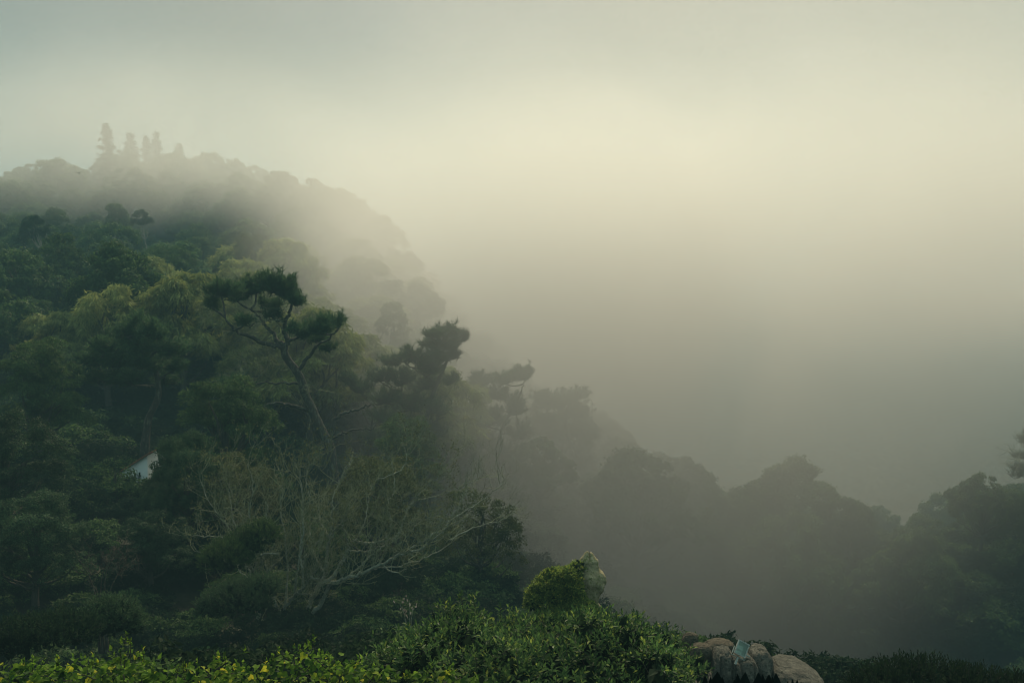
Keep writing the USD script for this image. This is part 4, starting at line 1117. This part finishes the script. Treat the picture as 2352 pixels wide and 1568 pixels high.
# ------------------------------------------------------------------ stiff pointed-leaved plants at the very bottom
rng = np.random.default_rng(71)
for lab, tips in [
    ('dark plant with stiff pointed leaves, leftmost at the bottom of the rocks', [(950, 672, 40), (1000, 690, 34), (1065, 645, 70), (1105, 690, 50), (1030, 720, 50)]),
    ('small dark plant of two stiff pointed leaves below the floodlight', [(1245, 662, 44), (1315, 648, 60), (1215, 715, 40), (1280, 705, 40)]),
    ('broad dark plant with stiff pointed leaves, third from the left at the bottom', [(1432, 650, 60), (1470, 668, 50), (1530, 668, 60), (1592, 655, 60), (1560, 690, 50)]),
    ('low dark plant with stiff pointed leaves below the big boulder', [(1700, 730, 36), (1742, 712, 44), (1785, 716, 40), (1820, 735, 40)])]:
    Yp = 6.2
    tp = [at(*Z6(X, Y), Yp + .12 * rng.normal()) for X, Y, w in tips]
    base = np.mean(tp, 0) + np.array([0, .05, -.42])
    t = thing('spiky_plant', lab, 'plant', loc=base)
    for p_, (X, Y, w) in zip(tp, tips):
        ww = w / 3.618 * .919 / F * Yp * 2.2
        mid = base + (p_ - base) * .55 + np.array([(p_ - base)[0] * .25, 0, 0])
        cc = curve([np.zeros(3), mid - base, p_ - base], 10)
        e = np.linspace(0, 1, 10)
        wd = ww * np.clip(np.minimum(.55 + 1.1 * e, 2.4 * (1 - e)), 0.02, .8)
        side = np.array([1.0, .25 * rng.normal(), 0])
        V = np.concatenate([cc - side * wd[:, None], cc + np.array([0, .010, -.004]), cc + side * wd[:, None], cc + np.array([0, .018, -.012])])
        Fq = []
        for i in range(9):
            for a, b in ((0, 1), (1, 2), (2, 3), (3, 0)):
                Fq.append([a * 10 + i, b * 10 + i, b * 10 + i + 1, a * 10 + i + 1])
        Fq = np.array(Fq)
        obj('leaf', (V, np.vstack([Fq[:, [0, 1, 2]], Fq[:, [0, 2, 3]]])), M['agave'], t)
    obj('stem', tube([(0, 0, -.6), (0, 0, .05)], [.05, .035], 8), M['agave'], t, smooth=True)


# ------------------------------------------------------------------ buildings seen in glimpses
def prism(x0, x1, y0, y1, z0, ze, zr, along='x'):
    """Gable roof slab outline: eaves at ze, ridge at zr."""
    ym = (y0 + y1) / 2
    v = np.array([[x0, y0, ze], [x1, y0, ze], [x1, ym, zr], [x0, ym, zr], [x1, y1, ze], [x0, y1, ze], [x0, y0, ze - .15], [x1, y0, ze - .15], [x1, ym, zr - .15], [x0, ym, zr - .15], [x1, y1, ze - .15], [x0, y1, ze - .15]])
    f = np.array([[0, 1, 2, 3], [3, 2, 4, 5], [6, 9, 8, 7], [9, 11, 10, 8], [0, 6, 7, 1], [5, 4, 10, 11], [0, 3, 9, 6], [3, 5, 11, 9], [1, 7, 8, 2], [2, 8, 10, 4]])
    return v, f


hp = at(262, 1110, 41)
gz = float(ground(hp[0], 41)) - .8
ho = np.array([hp[0], 41.0, gz])
house = thing('white_house', 'white-walled house with a slanted roof line glimpsed through the trees on the left', 'house', loc=ho)
cs = [at(u, v, 41.0) - ho for u, v in ((192, 1138), (338, 1046))]
ends = [(c[0], c[2]) for c in cs]


def slab(e0, e1, y0, y1, lo0, lo1):
    v = np.array([[e0[0], y0, e0[1]], [e1[0], y0, e1[1]], [e1[0], y1, e1[1]], [e0[0], y1, e0[1]], [e0[0], y0, lo0], [e1[0], y0, lo1], [e1[0], y1, lo1], [e0[0], y1, lo0]])
    return v, np.array([[0, 1, 2, 3], [4, 7, 6, 5], [0, 4, 5, 1], [1, 5, 6, 2], [2, 6, 7, 3], [3, 7, 4, 0]])


obj('wall', slab(ends[0], ends[1], 0, 2.2, 0, 0), M['white'], house)
ov = [(ends[0][0] - .12, ends[0][1] + .005 - .08), (ends[1][0] + .12, ends[1][1] + .005 + .08)]
obj('roof', slab([ov[0][0], ov[0][1] + .07], [ov[1][0], ov[1][1] + .07], -.12, 2.32, ov[0][1] + .005, ov[1][1] + .005), M['tile'], house)
xx = (ends[0][0] * .3 + ends[1][0] * .7)
wz_ = ends[1][1] - 1.35
w_ = obj('window', trimesh.util.concatenate([trimesh.creation.box(e, trimesh.transformations.translation_matrix(c)) for e, c in (((.6, .06, .05), (xx, -.02, wz_ + .4)), ((.6, .06, .05), (xx, -.02, wz_ - .4)), ((.05, .06, .75), (xx - .275, -.02, wz_)), ((.05, .06, .75), (xx + .275, -.02, wz_)))]), M['darkwood'], house)
obj('pane', trimesh.creation.box((.5, .02, .75), trimesh.transformations.translation_matrix((xx, -.012, wz_))), M['darkwood'], w_)

wp = [at(u, v, Y) for u, v, Y in ((744, 655, 104), (778, 634, 106), (817, 617, 108), (850, 603, 110), (881, 593, 112))]
wo = wp[2].copy()
hw = thing('stone_wall', 'short length of pale stone wall running up the edge of the foggy hill', 'wall', loc=wo)
for q in range(4):
    a, b = wp[q] - wo, wp[q + 1] - wo
    for k in range(4):
        p0, p1 = a + (b - a) * k / 4, a + (b - a) * (k + .97) / 4
        v8 = np.array([p0 + [0, -.25, 0], p1 + [0, -.25, 0], p1 + [0, .25, 0], p0 + [0, .25, 0]])
        dn = np.array([0, 0, -.55 - .08 * ((q + k) % 3)])
        v8 = np.vstack([v8, v8 + dn])
        obj('stone', (v8, np.array([[0, 1, 2, 3], [4, 7, 6, 5], [0, 4, 5, 1], [1, 5, 6, 2], [2, 6, 7, 3], [3, 7, 4, 0]])), M['stone'], hw)
bs = np.array([p - wo for p in wp])
v8 = np.vstack([bs + [0, -.2, -.5], bs + [0, .2, -.5], bs + [0, .2, -6], bs + [0, -.2, -6]])
obj('footing', (v8, np.array([[a * 5 + i, b * 5 + i, b * 5 + i + 1, a * 5 + i + 1] for i in range(4) for a, b in ((0, 1), (1, 2), (2, 3), (3, 0))])), M['stone'], hw)

# ------------------------------------------------------------------ withered plant, small bare shrub, birds
rng = np.random.default_rng(81)
bp = at(935, 1440, 13.6)
wpnt = thing('withered_plant', 'withered stalks with pale hanging leaves in the dark left of the big bush', 'plant', loc=bp)
st, wl = [], []
for u, v in ((918, 1385), (940, 1378), (948, 1392), (928, 1410)):
    tip = at(u, v, 13.6) - bp
    st.append(tube(curve([np.array([rng.normal() * .03, 0, -.5]), tip * .6 + [0.02, 0, 0], tip], 6), np.linspace(.008, .003, 6), 4))
    for q in range(6):
        wl.append(tip + rng.normal(size=3) * [.05, .03, .06])
obj('stalks', join(st), M['lichen'], wpnt, smooth=True)
wl = np.array(wl)
for q in range(len(wl)):
    obj('leaf', leaves(wl[q:q + 1], np.array([[.3 * rng.normal(), 0, -1.0]]), np.array([[rng.normal() * .5, -1, .2]]), rng.uniform(.03, .06), rng.uniform(.015, .03), OVAL), M['dead'], wpnt)

bp = at(225, 1400, 22)
bs_ = thing('bare_shrub', 'small leafless shrub with thin pale stems in the dark on the left', 'shrub', loc=bp)
obj('stems', join([tube(curve([(0.05 * k, 0, -1.0), at(u0, v0, 22) - bp, at(u1, v1, 22) - bp], 8), np.linspace(.03, .008, 8), 5) for k, (u0, v0, u1, v1) in enumerate([(232, 1340, 240, 1300), (255, 1350, 290, 1290), (212, 1340, 185, 1290), (240, 1330, 262, 1280), (225, 1360, 200, 1330)])]), M['bark'], bs_, smooth=True)
obj('twigs', dead_twigs(rng, [at(u, v, 22) - bp for u, v in ((240, 1305), (290, 1290), (185, 1290), (262, 1285), (210, 1320), (275, 1315))], np.array([.1, 0, 1.0]), 34, .45, .008), M['bark'], bs_, smooth=True)

for u, v, Y, lab in ((182, 398, 95, 'tiny dark bird flying in front of the misty hill'), (85, 264, 120, 'tiny dark bird high in the pale fog at the upper left')):
    p = at(u, v, Y)
    b = thing('bird', lab, 'bird', loc=p, rot=(0, -15, 30))
    body = trimesh.creation.icosphere(2, 1)
    body.apply_scale((.06, .17, .055))
    obj('body', body, M['bird'], b, smooth=True)
    for s in (-1, 1):
        wv = np.array([[s * .03, .06, .02], [s * .16, .09, .10], [s * .34, -.03, .13], [s * .15, -.07, .09], [s * .03, -.06, .02]])
        wv = np.vstack([wv, wv - [0, 0, .012]])
        obj('wing', (wv, np.array([[0, 1, 3], [0, 3, 4], [1, 2, 3], [5, 8, 6], [5, 9, 8], [6, 8, 7], [0, 5, 6], [0, 6, 1], [1, 6, 7], [1, 7, 2], [2, 7, 8], [2, 8, 3], [3, 8, 9], [3, 9, 4], [4, 9, 5], [4, 5, 0]])), M['bird'], b)
    tv = np.array([[0, -.13, .01], [.04, -.26, .01], [-.04, -.26, .01], [0, -.13, -.01], [.04, -.26, -.005], [-.04, -.26, -.005]])
    obj('tail', (tv, np.array([[0, 2, 1], [3, 4, 5], [0, 1, 4], [0, 4, 3], [1, 2, 5], [1, 5, 4], [2, 0, 3], [2, 3, 5]])), M['bird'], b)

# ------------------------------------------------------------------ undergrowth over the whole slope
rng = np.random.default_rng(91)
ug = UsdGeom.PointInstancer.Define(stage, '/World/undergrowth')
tag(ug, 'dense dark undergrowth of low bushes covering the ground below the trees', 'undergrowth', kind='stuff')
for q in range(3):
    lobes = [(np.array([rng.normal() * .5, rng.normal() * .5, .35 + .3 * rng.random()]), (.55, .55, .45)) for _ in range(6)]
    v, f = crown_leaves(rng, lobes, 2600, .13, .06, RHOMB, .42, 1.5, .1, .3, seed=q)
    leaf_tones(usdkit.mesh(stage, f'/World/undergrowth/bush_{q}', (v, f), M['shade' if q else 'green']), q)
pts, k = [], 0
while len(pts) < 3600:
    y = 9 + 130 * rng.random() ** 1.5
    x = rng.uniform(-.62, .62) * y + rng.normal() * 2
    if y < 19 and x > -1.5 + .02 * y or y < 12:
        continue
    pts.append((x, y))
pts = np.array(pts)
pz = ground(pts[:, 0], pts[:, 1])
ug.CreatePrototypesRel().SetTargets([Sdf.Path(f'/World/undergrowth/bush_{q}') for q in range(3)])
ug.CreateProtoIndicesAttr(Vt.IntArray([int(q) for q in rng.integers(0, 3, len(pts))]))
ug.CreatePositionsAttr(Vt.Vec3fArray([Gf.Vec3f(float(a[0]), float(a[1]), float(b) - .1) for a, b in zip(pts, pz)]))
sc = rng.uniform(.7, 1.5, len(pts)) * np.clip(pts[:, 1] / 40, .7, 1.8)
ug.CreateScalesAttr(Vt.Vec3fArray([Gf.Vec3f(float(s), float(s), float(s) * .9) for s in sc]))
an = rng.uniform(0, np.pi, len(pts))
ug.CreateOrientationsAttr(Vt.QuathArray([Gf.Quath(float(math.cos(a)), 0, 0, float(math.sin(a))) for a in an]))
